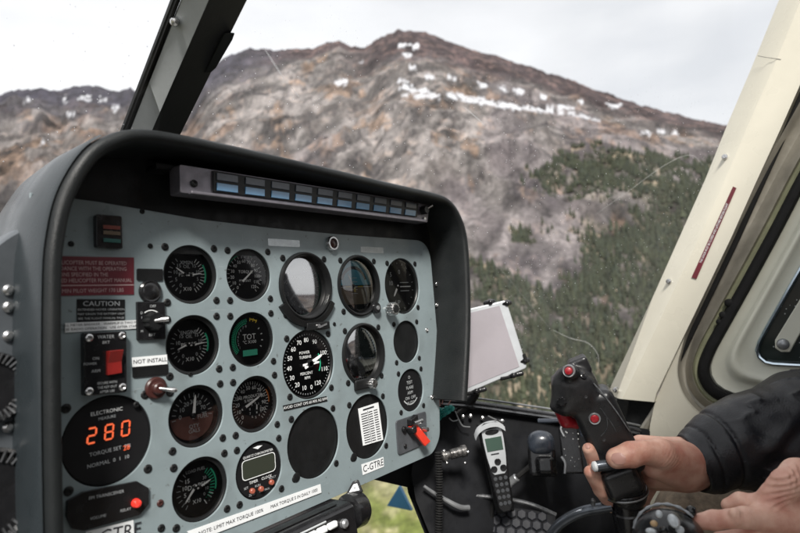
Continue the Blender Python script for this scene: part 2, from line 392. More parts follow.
# woods: thousands of conifers far away, one mass
rs=np.random.RandomState(11)
cand=np.argwhere((dens>.05)&(S<1)&(S>.02))
rc=Rg[cand[:,0],cand[:,1]]
area=rc*math.radians(.125)*(rc*math.log(3400/R0)/NR)
prob=dens[cand[:,0],cand[:,1]]*area
N=14000
pick=rs.choice(len(cand),N,p=prob/prob.sum())
TV=[];TF=[];TC2=[]
base=0
for k,pi_ in enumerate(pick):
    i,j=cand[pi_]
    a=azs[i]+rs.uniform(-1,1)*math.radians(.07); r=rr[j]*(1+rs.uniform(-.006,.006))
    x=r*math.sin(a)+cx; y=r*math.cos(a)+cy; z=Hh[i,j]-.8
    ht=rs.uniform(4.5,13)*(1.5 if rs.rand()<.12 else 1); wd=ht*rs.uniform(.15,.24)
    tone=rs.uniform(.6,1.45); yl=rs.rand()
    for t,(h0,h1,wr) in enumerate(((.08,.5,1),(.32,.76,.72),(.58,1.0,.42))):
        m6=6; ph=rs.uniform(0,6)
        vs_=[(x+rs.uniform(-.05,.05)*ht*.3,y,z+ht*h1)]
        for q in range(m6):
            th=ph+2*PI*q/m6; rd=wd*wr*rs.uniform(.6,1.25)
            vs_.append((x+rd*math.cos(th),y+rd*math.sin(th),z+ht*(h0+rs.uniform(-.05,.06))))
        TV+=vs_; TF+=[(base,base+1+q,base+1+(q+1)%m6) for q in range(m6)]
        col_=(.022*tone+.012*yl,.029*tone+.010*yl,.019*tone,1)
        TC2+=[col_]*len(vs_); base+=len(vs_)
me=bpy.data.meshes.new('forest'); me.from_pydata(TV,[],TF)
ca=me.color_attributes.new('leaf_colour','FLOAT_COLOR','POINT'); ca.data.foreach_set('color',np.array(TC2,dtype=np.float32).ravel())
m=bpy.data.materials.new('conifer_needles'); m.use_nodes=True; nt=m.node_tree; b=nt.nodes['Principled BSDF']; b.inputs['Roughness'].default_value=.85
at=nt.nodes.new('ShaderNodeAttribute'); at.attribute_name='leaf_colour'; nt.links.new(at.outputs['Color'],b.inputs['Base Color'])
me.materials.append(m); fo=bpy.data.objects.new('forest',me); COL.objects.link(fo); tag(fo,'distant dark green conifer wood spread over the rocky slope','forest',kind='stuff')
# ================================================================ INSTRUMENT PANEL
def P3(u,v,w=0): return W(u,v,w)
panel=thing('instrument_panel','grey-blue helicopter instrument panel full of round black gauges under a curved black hood','instrument panel',W(.13,-.25,0))
T=.0016 # plate thickness
R1,R2,R3=.0288,.0400,.0291
GP={}   # gauge centres measured in the photograph
for k,(x,y) in dict(a1=(191.3,274.5),a2=(193.8,345),a3=(197,416),a4=(201,489),b1=(249.3,275.3),b2=(252.2,339.3),b3=(255.5,404),b4=(259.6,470),
  c1=(305.5,286),c2=(309.5,364),c3=(314.3,442),d1=(359,285.5),d2=(363.5,354),d3=(368,426),e1=(402.7,286),e2=(406.6,341.6),e3=(411,390),n1=(108.7,440)).items():
    GP[k]=PL(x,y)
RAD=dict(a1=R1,a2=R1,a3=.0292,a4=.0295,b1=.0285,b2=.0287,b3=.0292,b4=.0295,c1=.040,c2=.0400,c3=.0402,d1=.0400,d2=.0400,d3=.0402,e1=.0400,e2=.0298,e3=.0298,n1=.0372)
# snap: the fit of the grid
# ---- plate with real round holes
def outline(pts,rad=.0,n=8):
    # polygon with rounded corners
    out=[];m=len(pts)
    for i in range(m):
        p=Vector(pts[i]);a=Vector(pts[i-1]);b=Vector(pts[(i+1)%m])
        r=rad[i] if isinstance(rad,(list,tuple)) else rad
        if r<=0: out.append(p); continue
        da=(a-p).normalized(); db=(b-p).normalized(); ang=da.angle(db); t=r/math.tan(ang/2)
        t=min(t,(a-p).length*.5,(b-p).length*.5)
        s=p+da*t; e=p+db*t
        for k in range(n+1):
            q=k/n; out.append(s*(1-q)**2+p*2*q*(1-q)+e*q*q)
    return out
def plate(name,loops,w,th,mat_,parent,bev=.0003,label=None):
    # loops: first outer, then holes, in (u,v); real thickness
    cu=bpy.data.curves.new('c','CURVE'); cu.dimensions='2D'; cu.fill_mode='BOTH'; cu.extrude=th/2; cu.bevel_depth=bev; cu.bevel_resolution=1
    for L in loops:
        sp=cu.splines.new('POLY'); sp.points.add(len(L)-1); sp.use_cyclic_u=True
        for i,p in enumerate(L): sp.points[i].co=(p[0],p[1],0,1)
    to=bpy.data.objects.new('c',cu); COL.objects.link(to); me=bpy.data.meshes.new_from_object(to)
    mb=MB(); mb.add([W(v.co.x,v.co.y,w-th/2+v.co.z) for v in me.vertices],[tuple(p.vertices) for p in me.polygons])
    bpy.data.objects.remove(to); bpy.data.curves.remove(cu); bpy.data.meshes.remove(me)
    return obj(name,mb,mat_,parent,smooth=30,label=label)
def circ(c,r,n=64,sx=1): return [Vector((c[0]+r*sx*math.cos(2*PI*i/n),c[1]+r*math.sin(2*PI*i/n))) for i in range(n)]
ob=outline([(-.136,-.262),(.372,-.262),(.392,-.243),(.405,-.12),(.402,.0500),(.20,.0498),(.0974,.0512),(.0112,.0540),(-.0837,.0618),(-.136,.064)],[0,.03,.03,0,.035,0,.1,.1,.05,0])
holes=[circ(GP[k],RAD[k]) for k in GP]
plate('face_plate',[ob]+holes,0,T,M['panel'],panel)
mb=MB(); mb.prism([W(-.136,.02,-.0035),W(.405,.02,-.0035),W(.410,.06,-.0035),(W(.392,.096,-.0035)),W(.36,.104,-.0035),W(-.065,.112,-.0035),W(-.112,.091,-.0035),W(-.128,.050,-.0035)],NA*-.004)
obj('upper_shade_board',mb,M['black'],panel)
#  (engine cluster plate seam)
def rect(cu_,cv,w_,h_,r=0,ang=0,n=6):
    a=math.radians(ang); pts=[(-w_/2,-h_/2),(w_/2,-h_/2),(w_/2,h_/2),(-w_/2,h_/2)]
    o=outline(pts,r,n) if r else [Vector(p) for p in pts]
    return [Vector((cu_+p[0]*math.cos(a)-p[1]*math.sin(a),cv+p[0]*math.sin(a)+p[1]*math.cos(a))) for p in o]
# ---- screws
def screw(mb,u,v,r=.0033,w=0,h=.0016):
    mb.lathe(P3(u,v,w),NA,[(r,0),(r,h*.45),(r*.86,h*.8),(r*.45,h),(r*.42,h*.55),(0,h*.5)],n=18)
def screws_at(pts,r=.0033,mt='black',name='screw',parent=None,w=0.0):
    for (u,v) in pts:
        mb=MB(); screw(mb,u,v,r,w); obj(name,mb,M[mt],parent or panel,smooth=40)
def dome(mb,c,r,w0,sag,n=40,m=8):
    prof=[(r*math.cos(t),sag*math.sin(t)) for t in [PI/2*i/m for i in range(m+1)]]
    prof[-1]=(0,sag); mb.lathe(P3(c[0],c[1],w0),NA,prof,n=n,close=False)
class Dial:
    def __init__(s,key,depth=.008,bz=.84,glass='glass',label=None,name='gauge',flange=0,face='dial',domed=0,recess_col='bezel'):
        s.c=GP[key]; s.r=RAD[key]; s.d=depth; s.ri=s.r*bz; s.marks={}
        c=s.c;r=s.r
        mb=MB(); 
        # case: bevelled ring behind the plate, sloping wall down to the dial
        prof=[(r*1.08,-T-.0004),(r*1.0+.0006,-T-.0004),(r*.985,-.0022),(r*.955,-.0022),(r*.93,-.0035),(s.ri*1.03,-.004),(s.ri,-depth),(s.ri,-depth-.004),(0,-depth-.004),(0,-depth-.03),(r*.9,-depth-.03),(r*1.08,-T-.02)]
        if flange: prof=[(r*1.04,-T-.0004),(r*.995,-T-.0004),(r*.985,flange),(r*.94,flange+.0008),(r*.90,flange),(s.ri*1.02,-.002),(s.ri,-depth),(s.ri,-depth-.004),(0,-depth-.004)]
        mb.lathe(P3(c[0],c[1],0),NA,prof,n=72,close=False)
        s.root=obj(name,mb,M[recess_col],panel,smooth=40,label=label)
        fb=MB(); fb.lathe(P3(c[0],c[1],-depth-.0005),NA,[(s.ri,0),(0,0)],n=64,close=False); obj('dial_face',fb,M[face],s.root)
        g=MB()
        if domed: dome(g,c,s.ri*1.04,-.0035,domed)
        else: g.lathe(P3(c[0],c[1],-.0042),NA,[(s.ri*1.03,0),(s.ri*1.03,.0006),(0,.0006)],n=64,close=False)
        obj('glass',g,M[glass],s.root)
    def mk(s,m='white'): return s.marks.setdefault(m,MB())
    def pt(s,r,deg,w=.0002):  # deg clockwise from 12 o'clock
        a=math.radians(deg); return P3(s.c[0]+r*s.ri*math.sin(a),s.c[1]+r*s.ri*math.cos(a),-s.d+w)
    def ticks(s,a0,a1,n,r0,r1,wd=.0007,m='white'):
        for i in range(n):
            a=a0+(a1-a0)*i/max(n-1,1); A_=math.radians(a); t=P3(math.cos(A_),-math.sin(A_),0)*wd/2
            p,q=s.pt(r0,a),s.pt(r1,a); s.mk(m).add([p-t,p+t,q+t,q-t],[(0,1,2,3)])
        return s
    def arc(s,a0,a1,r0,r1,m='green',n=30):
        s.mk(m).grid([[s.pt(r0,a0+(a1-a0)*i/n,.0003),s.pt(r1,a0+(a1-a0)*i/n,.0003)] for i in range(n+1)]); return s
    def nums(s,lst,a0,a1,r,size,m='white'):
        n=len(lst)
        for i,t in enumerate(lst):
            a=a0+(a1-a0)*i/max(n-1,1)
            if t!='': text_mesh(s.mk(m),t,size,s.pt(r,a,.0003),XA,YA)
        return s
    def text(s,t,x,y,size,m='white',sx=1.0):
        text_mesh(s.mk(m),t,size,P3(s.c[0]+x*s.ri,s.c[1]+y*s.ri,-s.d+.0003),XA,YA,sx=sx); return s
    def needle(s,deg,l,x=0,y=0,wd=.0022,tail=.12,m='needle',hub=.0022,name='needle'):
        a=math.radians(deg); d=P3(math.sin(a),math.cos(a),0); t=P3(math.cos(a),-math.sin(a),0)
        c=P3(s.c[0]+x*s.ri,s.c[1]+y*s.ri,-s.d+.0022); L=l*s.ri; tl=tail*s.ri
        mb=MB(); mb.prism([c-d*tl+t*wd*.35,c-d*tl-t*wd*.35,c+d*L*.15-t*wd*.5,c+d*L*.85-t*wd*.32,c+d*L,c+d*L*.85+t*wd*.32,c+d*L*.15+t*wd*.5],NA*.0006)
        n_=obj(name,mb,M[m],s.root,smooth=0)
        hb=MB(); hb.lathe(c-NA*.002,NA,[(hub,0),(hub,.0032),(hub*.7,.0038),(0,.0038)],n=20); obj('needle_hub',hb,M['bezel'],s.root)
        return s
    def done(s):
        for k,mb in s.marks.items(): obj('markings',mb,M[k],s.root,smooth=0,fix=False)
        return s.root
def corner_screws(key,f=.86,skip=()):
    c=GP[key]; r=RAD[key]*f
    P=[(c[0]+sx*r,c[1]+sy*r) for i,(sx,sy) in enumerate(((-1,1),(1,1),(-1,-1),(1,-1))) if i not in skip]
    screws_at(P,.0036 if RAD[key]<.035 else .0038)
for k in 'a1 a2 a3 a4 b1 b2 b3 b4'.split(): corner_screws(k,.90)
for k in 'c1 c2 c3 d1 d2 d3'.split(): corner_screws(k,.80)
corner_screws('e1',.80,skip=(2,)); corner_screws('e2',.88); corner_screws('e3',.88); corner_screws('n1',.86)
M['brown']=mat('brown_dial_tint',(.13,.055,.045),.5,nscale=60,namt=.2)
M['faceblue']=mat('sky_blue_dial',(.07,.42,.56),.4)
M['faceearth']=mat('earth_brown_dial',(.20,.15,.09),.5)
# --- left engine column: twin scale gauges
def twin(key,label,top,a,b,needle1,needle2,mid='PSI   °C'):
    D=Dial(key,label=label)
    D.ticks(205,325,9,.66,.80,.0006,'dimwhite').ticks(35,150,12,.62,.80,.0006)
    D.nums(['0','5','10','15'],215,318,.50,.0052,'dimwhite').nums(['15','10','5','0'],42,142,.50,.0048,'dimwhite')
    D.arc(60,112,.80,.87,'green').text(top[0],0,.50,.0050,'dimwhite')
    if len(top)>1: D.text(top[1],0,.34,.0046,'dimwhite')
    D.text(mid,-.02,.02,.0052).text('X10',0,-.56,.0052)
    D.needle(needle1,.46,-.14,.04,wd=.0015,hub=.0014).needle(needle2,.50,.12,.0,wd=.0015,hub=.0014)
    return D.done()
twin('a1','round twin gauge marked XMSN OIL in pounds and degrees',['XMSN','OIL'],0,0,305,82)
twin('a2','round twin gauge marked ENGINE OIL in pounds and degrees',['ENGINE','OIL'],0,0,248,84)
D=Dial('a3',label='fuel quantity gauge with a brown lower half and a white needle pointing up')
D.ticks(-95,95,14,.70,.86,.0007,'dimwhite').nums(['0','10','20','30','50','70','75'],-88,95,.52,.0058,'dimwhite')
lo=[D.pt(.93,90+180*i/24,.0001) for i in range(25)]; D.mk('brown').add(lo,[tuple(range(25))])
D.text('QTY',.05,-.42,.0052,'dimwhite').text('GALS',.05,-.60,.0052,'dimwhite').text('FUEL',.45,-.10,.0055,'dimwhite').needle(8,.80,0,0,wd=.0028,hub=.0026).done()
D=Dial('a4',label='round twin gauge reading DC amps and fuel pressure with green arc')
D.ticks(215,320,8,.66,.82,.0006,'dimwhite').ticks(40,140,12,.60,.80,.0008,'green').ticks(120,150,4,.62,.82,.0008).arc(48,108,.82,.88,'green')
D.text('DC PSI',0,.06,.0062).text('X10',0,-.50,.0052).text('LOAD FUEL',0,.66,.0040,'dimwhite').nums(['0','5','10','15'],222,312,.50,.0056).nums(['30','20','10','0'],52,135,.46,.0042,'dimwhite')
D.needle(222,.62,-.12,.05,wd=.0020,hub=.0015).needle(72,.50,.10,.02,wd=.0018,hub=.0015).done()
# --- second column
D=Dial('b1',label='round torque gauge in percent with one long white needle and a glare spot')
D.ticks(215,500,24,.80,.92,.0006).nums(['0','10','20','30','40','50','60','70','80','90','100','110','120'],218,498,.66,.0050).text('TORQUE',.05,.18,.0045).text('PERCENT',0,-.22,.0036).needle(50,.88,-.28,-.32,wd=.0020).arc(-60,25,.93,.98,'green').done()
D=Dial('b2',depth=.005,bz=.90,label='turbine temperature gauge with green tick arc and small green number window')
D.ticks(232,352,26,.72,.86,.0009,'green').arc(232,350,.66,.69,'green').ticks(5,28,3,.74,.88,.0009,'yellow').arc(5,30,.80,.85,'yellow').ticks(50,120,4,.60,.68,.001)
D.text('TOT',0,.10,.0082).text('°C X100',0,-.11,.0048).nums(['1','2','3','4','5','6','7','8'],238,345,.56,.0040,'dimwhite')
mb=MB(); mb.box(D.pt(.0,0,0)+P3(-.009,-.0170,0.0003),P3(.018,0,0),P3(0,.0062,0),NA*.0006); M['lcd']=mat('green_display',(.02,.07,.055),.25,emit=(.05,.35,.22),estr=.12); obj('number_window',mb,M['lcd'],D.root); D.text('386',0,-.49,.0052,'green').done()
D=Dial('b3',label='round gas producer gauge with long needle and small second scale')
D.ticks(215,500,36,.80,.93,.0005).nums(['0','10','20','30','40','50','60','70','80','90','100'],222,480,.68,.0056).text('GAS PRODUCER',-.08,.30,.0046).text('% RPM',-.1,.14,.0040)
for q in range(10):
    a=2*PI*q/10; text_mesh(D.mk('white'),str(q),.0036,P3(D.c[0]+.22*D.ri+.30*D.ri*math.sin(a),D.c[1]-.32*D.ri+.30*D.ri*math.cos(a),-D.d+.0003),XA,YA)
D.needle(66,.92,-.42,-.12,wd=.0026).needle(4,.26,.22,-.32,wd=.0012,hub=.0012).arc(60,95,.93,.98,'orange').done()
D=Dial('b4',depth=.0012,bz=.93,label='digital clock gauge with blank rounded screen and three small reddish buttons',recess_col='gloss')
mb=MB(); sc=rect(D.c[0],D.c[1]+.004,.040,.0175,.004); M['screen']=mat('dark_screen',(.035,.04,.03),.18)
mb.prism([P3(p.x,p.y,-.0008) for p in sc],NA*.0006); obj('screen',mb,M['screen'],D.root,smooth=30)
o1=rect(D.c[0],D.c[1]+.004,.0425,.020,.005); o2=rect(D.c[0],D.c[1]+.004,.0410,.0185,.0045)
D.mk('white').add([P3(p.x,p.y,-.0004) for p in o1]+[P3(p.x,p.y,-.0004) for p in o2],[(i,(i+1)%len(o1),len(o1)+(i+1)%len(o1),len(o1)+i) for i in range(len(o1))])
D.d=.0010; D.text('QUARTZ CHRONOMETER',0,.60,.0034,sx=.95).text('TIMER',-.28,-.36,.0040).text('CLOCK',.33,-.36,.0040).text('SET',-.62,-.50,.0034,'dimwhite').text('RUN',-.1,-.55,.0034,'dimwhite').text('SELECT',.60,-.44,.0030,'dimwhite').text('ZERO',-.38,-.80,.0030,'dimwhite').text('CONTROL',.2,-.80,.0028,'dimwhite')
mb=MB(); c=D.pt(.83,0,0); 
D.mk('white').add([c+P3(-.006,.001,0),c+P3(0,-.0016,0),c+P3(.006,.001,0),c+P3(0,.0018,0)],[(0,1,2,3)])
M['pinkbtn']=mat('dull_red_button',(.30,.08,.05),.4,nscale=200,namt=.4)
for x,y in ((-.38,-.66),(.02,-.70),(.52,-.60)):
    mb=MB(); mb.lathe(P3(D.c[0]+x*D.ri,D.c[1]+y*D.ri,-.001),NA,[(.0028,0),(.0028,.0022),(.0022,.003),(0,.003)],n=18); obj('button',mb,M['pinkbtn'],D.root)
D.done()
# --- third column
D=Dial('c1',depth=.012,bz=.86,glass='domeglass',domed=.0018,flange=.004,label='airspeed gauge with bright window reflection across its glass')
D.ticks(20,330,32,.82,.95,.0008).nums(['20','30','40','60','80','100','120','140','150'],30,320,.66,.0075).text('KNOTS',0,-.3,.0060).text('AIRSPEED',0,.32,.0050).needle(226,.72,0,0,wd=.0028,hub=.004).arc(60,250,.95,.99,'green').done()
D=Dial('c2',depth=.0035,bz=.93,label='power turbine and rotor gauge with numbers 0 to 120 and double needle')
D.nums(['0','10','20','30','40','50','60','70','80'],172,360,.74,.0074)
D.nums(['90','100','110','120'],28,150,.74,.0074)
D.ticks(165,505,56,.89,.94,.0005,'dimwhite').text('POWER',-.10,.36,.0046).text('TURBINE',-.08,.22,.0046).text('PERCENT',-.06,-.28,.0046).text('RPM',-.04,-.42,.0046)
D.arc(60,120,.52,.56,'green')
D.needle(66,.58,.06,.0,wd=.0044,hub=.0045,tail=.25).needle(88,.40,.06,0,wd=.0034,hub=.004,tail=.3).done()
# lip bracket under the airspeed gauge
c=GP['c1']; mb=MB(); rows=[]
for i in range(25):
    a=math.radians(118+ (242-118)*i/24); r0,r1=.0405,.0475
    s_,c_=math.sin(a),math.cos(a)
    rows.append([P3(c[0]+r0*s_,c[1]+r0*c_,0),P3(c[0]+r0*s_,c[1]+r0*c_,.006),P3(c[0]+r1*s_,c[1]+r1*c_,.0045),P3(c[0]+r1*s_,c[1]+r1*c_,0)])
mb.grid(rows); mb.add(rows[0],[(0,1,2,3)]); mb.add(rows[-1],[(3,2,1,0)]); cl=obj('clamp',mb,M['bezel'],panel,smooth=50)
mb=MB(); mb.box(P3(c[0]-.006,c[1]-.052,0),P3(.036,0,0),P3(0,.009,0),NA*.006); obj('clamp_bar',mb,M['bezel'],cl,bevel=.001)
mb=MB(); mb.cyl(P3(c[0]+.010,c[1]-.0475,.006),P3(c[0]+.010,c[1]-.0475,.0085),.003,.0024,n=16); mb.box(P3(c[0]+.012,c[1]-.0500,.0062),P3(.012,.003,0),P3(0,.0022,0),NA*.001); obj('clamp_screw',mb,M['steel'],cl)
# --- blank cover plates (black, with a corner ear)
def blank(key,label,ear=True):
    c=GP[key]; r=RAD[key]; mb=MB(); mb.lathe(P3(c[0],c[1],-.0032),NA,[(r*1.05,0),(r*1.05,-.002),(0,-.002)],n=8,close=False)
    mb=MB(); mb.lathe(P3(c[0],c[1],-.0030),NA,[(r*1.06,-.002),(r*1.06,0),(0,0)],n=64,close=False)
    o=obj('cover_plate',mb,M['bezel'],panel,label=label)
    if ear:
        mb=MB(); u,v=c[0]-r*.74,c[1]-r*.78; mb.lathe(P3(u,v,0),NA,[(.0052,0),(.0050,.0010),(.0034,.0016),(0,.0016)],n=24); obj('ear_screw',mb,M['bezel'],o)
    return o
blank('c3','large black blank cover in the hole below the power turbine gauge'); d3=blank('d3','black blank cover carrying a white correction card'); blank('e2','small black blank cover near the right edge',False)
# --- correction card
q=[PL(x,y,.003) for x,y in ((361,409),(381,402.5),(386,440),(366,446))]
cu0,cv0=q[0]
mb=MB(); mb.prism([P3(*q[3],-.0022),P3(*q[2],-.0022),P3(*q[1],-.0022),P3(*q[0],-.0022)],NA*.0006); card=obj('correction_card',mb,M['label'],d3,smooth=0)
mb=MB(); A_,B_,C_,D_=[Vector(p) for p in (q[0],q[1],q[2],q[3])]
def cardp(s,t): p=(A_*(1-s)+B_*s)*(1-t)+(D_*(1-s)+C_*s)*t; return P3(p.x,p.y,-.0013)
for i in range(13):
    t=.16+i*.064
    for (s0,s1) in ((.08,.38),(.44,.64),(.70,.90)): mb.add([cardp(s0,t),cardp(s1,t),cardp(s1,t+.022),cardp(s0,t+.022)],[(0,1,2,3)])
mb.add([cardp(.2,.05),cardp(.75,.05),cardp(.75,.09),cardp(.2,.09)],[(0,1,2,3)])
mb.add([cardp(.40,.12),cardp(.42,.12),cardp(.42,.98),cardp(.40,.98)],[(0,1,2,3)]); obj('writing',mb,M['ink'],card,smooth=0,fix=False)
# --- fourth column: attitude ball, altimeter
M['semiglass']=glassmat('semi_coated_dial_glass',refl=1.0,rough=.03,minr=.09)
D=Dial('d1',depth=.009,bz=.88,domed=.003,glass='semiglass',flange=.0025,label='attitude gauge with blue sky half and brown ground half')
g2=MB(); 
hz=-.02
up_=[D.pt(.95,a,.0004) for a in np.linspace(-88,88,30)]; g2.add(up_,[tuple(range(30))]); obj('sky_half',g2,M['faceblue'],D.root,smooth=0)
g3=MB(); lo=[D.pt(.95,a,.0004) for a in np.linspace(92,136,10)]+[D.pt(.95,a,.0004) for a in np.linspace(224,268,10)]; g3.add(lo,[tuple(range(20))]); obj('ground_half',g3,M['faceearth'],D.root,smooth=0)
D.mk('black').grid([[D.pt(.62,-70+i*5,.0007),D.pt(.74,-70+i*5,.0007)] for i in range(29)])
D.mk('white').add([D.pt(.93,-91,.0008),D.pt(.93,91,.0008),D.pt(.93,93,.0008),D.pt(.93,-93,.0008)],[(0,1,2,3)])
D.ticks(-60,60,7,.76,.88,.0010); 
for t in (.12,.24,-.12,-.24): D.mk('white').box(P3(D.c[0]-.006,D.c[1]+t*D.ri*1.2,-D.d+.0006),P3(.012,0,0),P3(0,.0005,0),NA*.0001)
D.mk('yellow').box(P3(D.c[0]-.016,D.c[1]-.0016,-D.d+.001),P3(.010,0,0),P3(0,.0014,0),NA*.0004).box(P3(D.c[0]+.006,D.c[1]-.0016,-D.d+.001),P3(.010,0,0),P3(0,.0014,0),NA*.0004).box(P3(D.c[0]-.0015,D.c[1]-.0080,-D.d+.001),P3(.003,0,0),P3(0,.007,0),NA*.0004)
D.needle(330,.5,-.1,0,wd=.002)
D.done()
mb=MB(); kx,ky=PL(374,308); mb.lathe(P3(kx,ky,0),NA,[(.0072,0),(.0072,.005),(.0066,.0065),(.003,.0068),(0,.0068)],n=24); obj('cage_knob',mb,M['gloss'],panel)
mb=MB(); mb.lathe(P3(kx,ky,.0068),NA,[(.003,0),(.0028,.001),(0,.0012)],n=16); obj('knob_cap',mb,M['alu'],panel)
D=Dial('d2',depth=.010,bz=.90,glass='domeglass',domed=.0024,flange=.003,label='altimeter with pale glare over its face and a setting knob below')
D.ticks(0,352.8,50,.85,.95,.0007).nums([str(i) for i in range(10)],0,324,.72,.009).text('ALT',.0,.30,.006).needle(140,.80,0,0,wd=.003,hub=.0035).needle(250,.5,0,0,wd=.004,hub=.003).done()
kx,ky=PL(366,383); mb=MB(); mb.box(P3(kx-.024,ky-.0065,0),P3(.034,0,0),P3(0,.013,0),NA*.005); obj('knob_base',mb,M['bezel'],panel,bevel=.002)
M['ribknob']=M['steel']
def ribbed(mb,c,ax,r,h,n=18,depth=.12):
    # knurled knob
    c=Vector(c); d=Vector(ax).normalized(); x=d.orthogonal().normalized(); y=d.cross(x); N_=n*4
    rows=[]
    for rr_,hh in ((1,0),(1,h*.85),(.88,h),(0,h)):
        rows.append([c+d*hh+(x*math.cos(2*PI*i/N_)+y*math.sin(2*PI*i/N_))*r*rr_*(1-depth*(1 if i%4<2 else 0)*(1 if rr_>.5 else 0)) for i in range(N_+1)])
    mb.grid(rows); return mb
mb=MB(); ribbed(mb,P3(kx+.004,ky-.001,.004),NA,.0062,.008,12); obj('setting_knob',mb,M['steel'],panel,smooth=40)
D=Dial('e1',depth=.008,bz=.93,label='black gauge with faint scale marks at the right top corner')
D.ticks(0,340,18,.86,.94,.0007,'dimwhite')
for (x,y,t) in ((-.42,.45,'5'),(-.45,.12,'10'),(.1,.55,'0'),(-.1,-.62,'UP')): D.text(t,x,y,.009,'dimwhite')
D.mk('white').box(D.pt(0,0,.0003)+P3(.004,-.001,0),P3(.024,0,0),P3(0,.0012,0),NA*.0002)
D.mk('dimwhite').box(D.pt(0,0,.0003)+P3(.004,.005,0),P3(.02,0,0),P3(0,.0009,0),NA*.0002); D.mk('dimwhite').box(D.pt(0,0,.0003)+P3(.004,-.007,0),P3(.02,0,0),P3(0,.0009,0),NA*.0002)
D.needle(215,.4,-.15,-.05,wd=.003).done()
kx,ky=PL(391,309,.008); mb=MB(); mb.cyl(P3(kx,ky,0),P3(kx,ky,.009),.004,.004); ribbed(mb,P3(kx,ky,.006),NA,.0088,.011,14); kn=obj('adjusting_knob',mb,M['steel'],panel,smooth=40)
mb=MB(); mb.lathe(P3(kx,ky,.0172),NA,[(.0052,0),(.0050,.0008),(0,.0010)],n=20); obj('knob_cap',mb,M['black'],kn)
D=Dial('e3',depth=.002,bz=.95,label='small black disc with a column of faint white lettering',recess_col='gloss')
for i,t in enumerate(('O','TEST','FLARE','ARM','ON  OFF','AUTO')): D.text(t,0,.62-.25*i,.0062,'dimwhite')
D.arc(130,230,.66,.72,'dimwhite').done()
# --- digital readout 280
D=Dial('n1',depth=.0016,bz=.95,label='large round digital readout glowing orange 280',recess_col='gloss')
M['segment']=mat('lit_orange_segment',(.3,.03,.01),.4,emit=(1.0,.17,.06),estr=.5)
def digit(mb,s,x,y,h,wd=.0019):
    w_=h*.54; sl=.10
    def Pp(a,b): return P3(x+a+b*sl,y+b,-D.d+.0006)
    seg={'a':((0,h),(w_,h)),'b':((w_,h),(w_,h/2)),'c':((w_,h/2),(w_,0)),'d':((0,0),(w_,0)),'e':((0,h/2),(0,0)),'f':((0,h),(0,h/2)),'g':((0,h/2),(w_,h/2))}
    for k in {'2':'abged','8':'abcdefg','0':'abcdef','3':'abgcd'}[s]:
        (a0_,b0_),(a1_,b1_)=seg[k]; p=Vector((a0_,b0_));q=Vector((a1_,b1_)); d=(q-p).normalized(); p=p+d*wd*.55;q=q-d*wd*.55; n_=Vector((-d.y,d.x))*wd/2
        mb.add([Pp(*(p+n_)),Pp(*(p+d*-wd*.4)),Pp(*(p-n_)),Pp(*(q-n_)),Pp(*(q+d*wd*.4)),Pp(*(q+n_))],[(0,1,2,3,4,5)])
mb=MB()
for i,s_ in enumerate('280'): digit(mb,s_,D.c[0]-.0165+.0138*i,D.c[1]+.0005,.0118,.0015)
obj('digits',mb,M['segment'],D.root,smooth=0,fix=False)
D.text('ELECTRONIC',0,.66,.0044).text('MEASURE',0,.52,.0034,'dimwhite').text('TORQUE SET  PSI',.05,-.25,.0044,'dimwhite').text('NORMAL  0  1  10',.0,-.50,.0044,'dimwhite')
mb=MB(); text_mesh(mb,'28',.0058,P3(D.c[0]+.0150,D.c[1]-.0100,-D.d+.0006),XA,YA); obj('small_digits',mb,M['segment'],D.root,smooth=0,fix=False)
D.done()
# ---------------- placards and switches, all traced on the panel plane
def pl_quad(name,pxs,mt,w=.0009,parent=None,label=None,th=.0004):
    P_=[PL(x,y,w) for x,y in pxs]
    mb=MB(); mb.prism([P3(p[0],p[1],w-th) for p in P_][::-1],NA*th); return obj(name,mb,M[mt],parent or panel,smooth=0,label=label),P_
def quadpts(P_,s,t,w): # s right, t down
    a,b,c,d=[Vector(p) for p in P_]; p=(a*(1-s)+b*s)*(1-t)+(d*(1-s)+c*s)*t; return P3(p.x,p.y,w)
def writing(parent,P_,lines,mt='white',w=.0012,name='writing'):
    # lines: (text,s,t,size,align)
    mb=MB()
    ux=(quadpts(P_,1,.5,0)-quadpts(P_,0,.5,0)); uy=YA
    uy=(quadpts(P_,.5,0,0)-quadpts(P_,.5,1,0))
    ux=ux.normalized(); uy=(uy-ux*uy.dot(ux)).normalized()
    for l in lines: text_mesh(mb,l[0],l[3],quadpts(P_,l[1],l[2],w),ux,uy,align=l[4] if len(l)>4 else 'CENTER',sx=l[5] if len(l)>5 else 1)
    return obj(name,mb,M[mt],parent,smooth=0,fix=False)
M['pinkw']=mat('faded_pink_lettering',(.42,.30,.30),.5)
o,P_=pl_quad('red_placard',((52,256),(134,257.5),(134,294.5),(52,296)),'maroon')
writing(o,P_,[('THIS HELICOPTER MUST BE OPERATED',.90,.17,.0046,'RIGHT',.82),('IN ACCORDANCE WITH THE OPERATING',.90,.32,.0046,'RIGHT',.82),('LIMITATIONS SPECIFIED IN THE',.66,.47,.0046,'RIGHT',.82),('APPROVED HELICOPTER FLIGHT MANUAL',.97,.62,.0046,'RIGHT',.82),('MIN PILOT WEIGHT 170 LBS',.86,.88,.0046,'RIGHT',.86)],'pinkw')
mb=MB(); a,b,c_,d=[quadpts(P_,s,t,.0011) for s,t in ((0,.73),(1,.73),(1,.755),(0,.755))]; mb.add([a,b,c_,d],[(0,1,2,3)]); obj('divider',mb,M['pinkw'],o,smooth=0,fix=False)
o,P_=pl_quad('caution_placard',((77,299),(125,299.5),(125,321.5),(77,323)),'black')
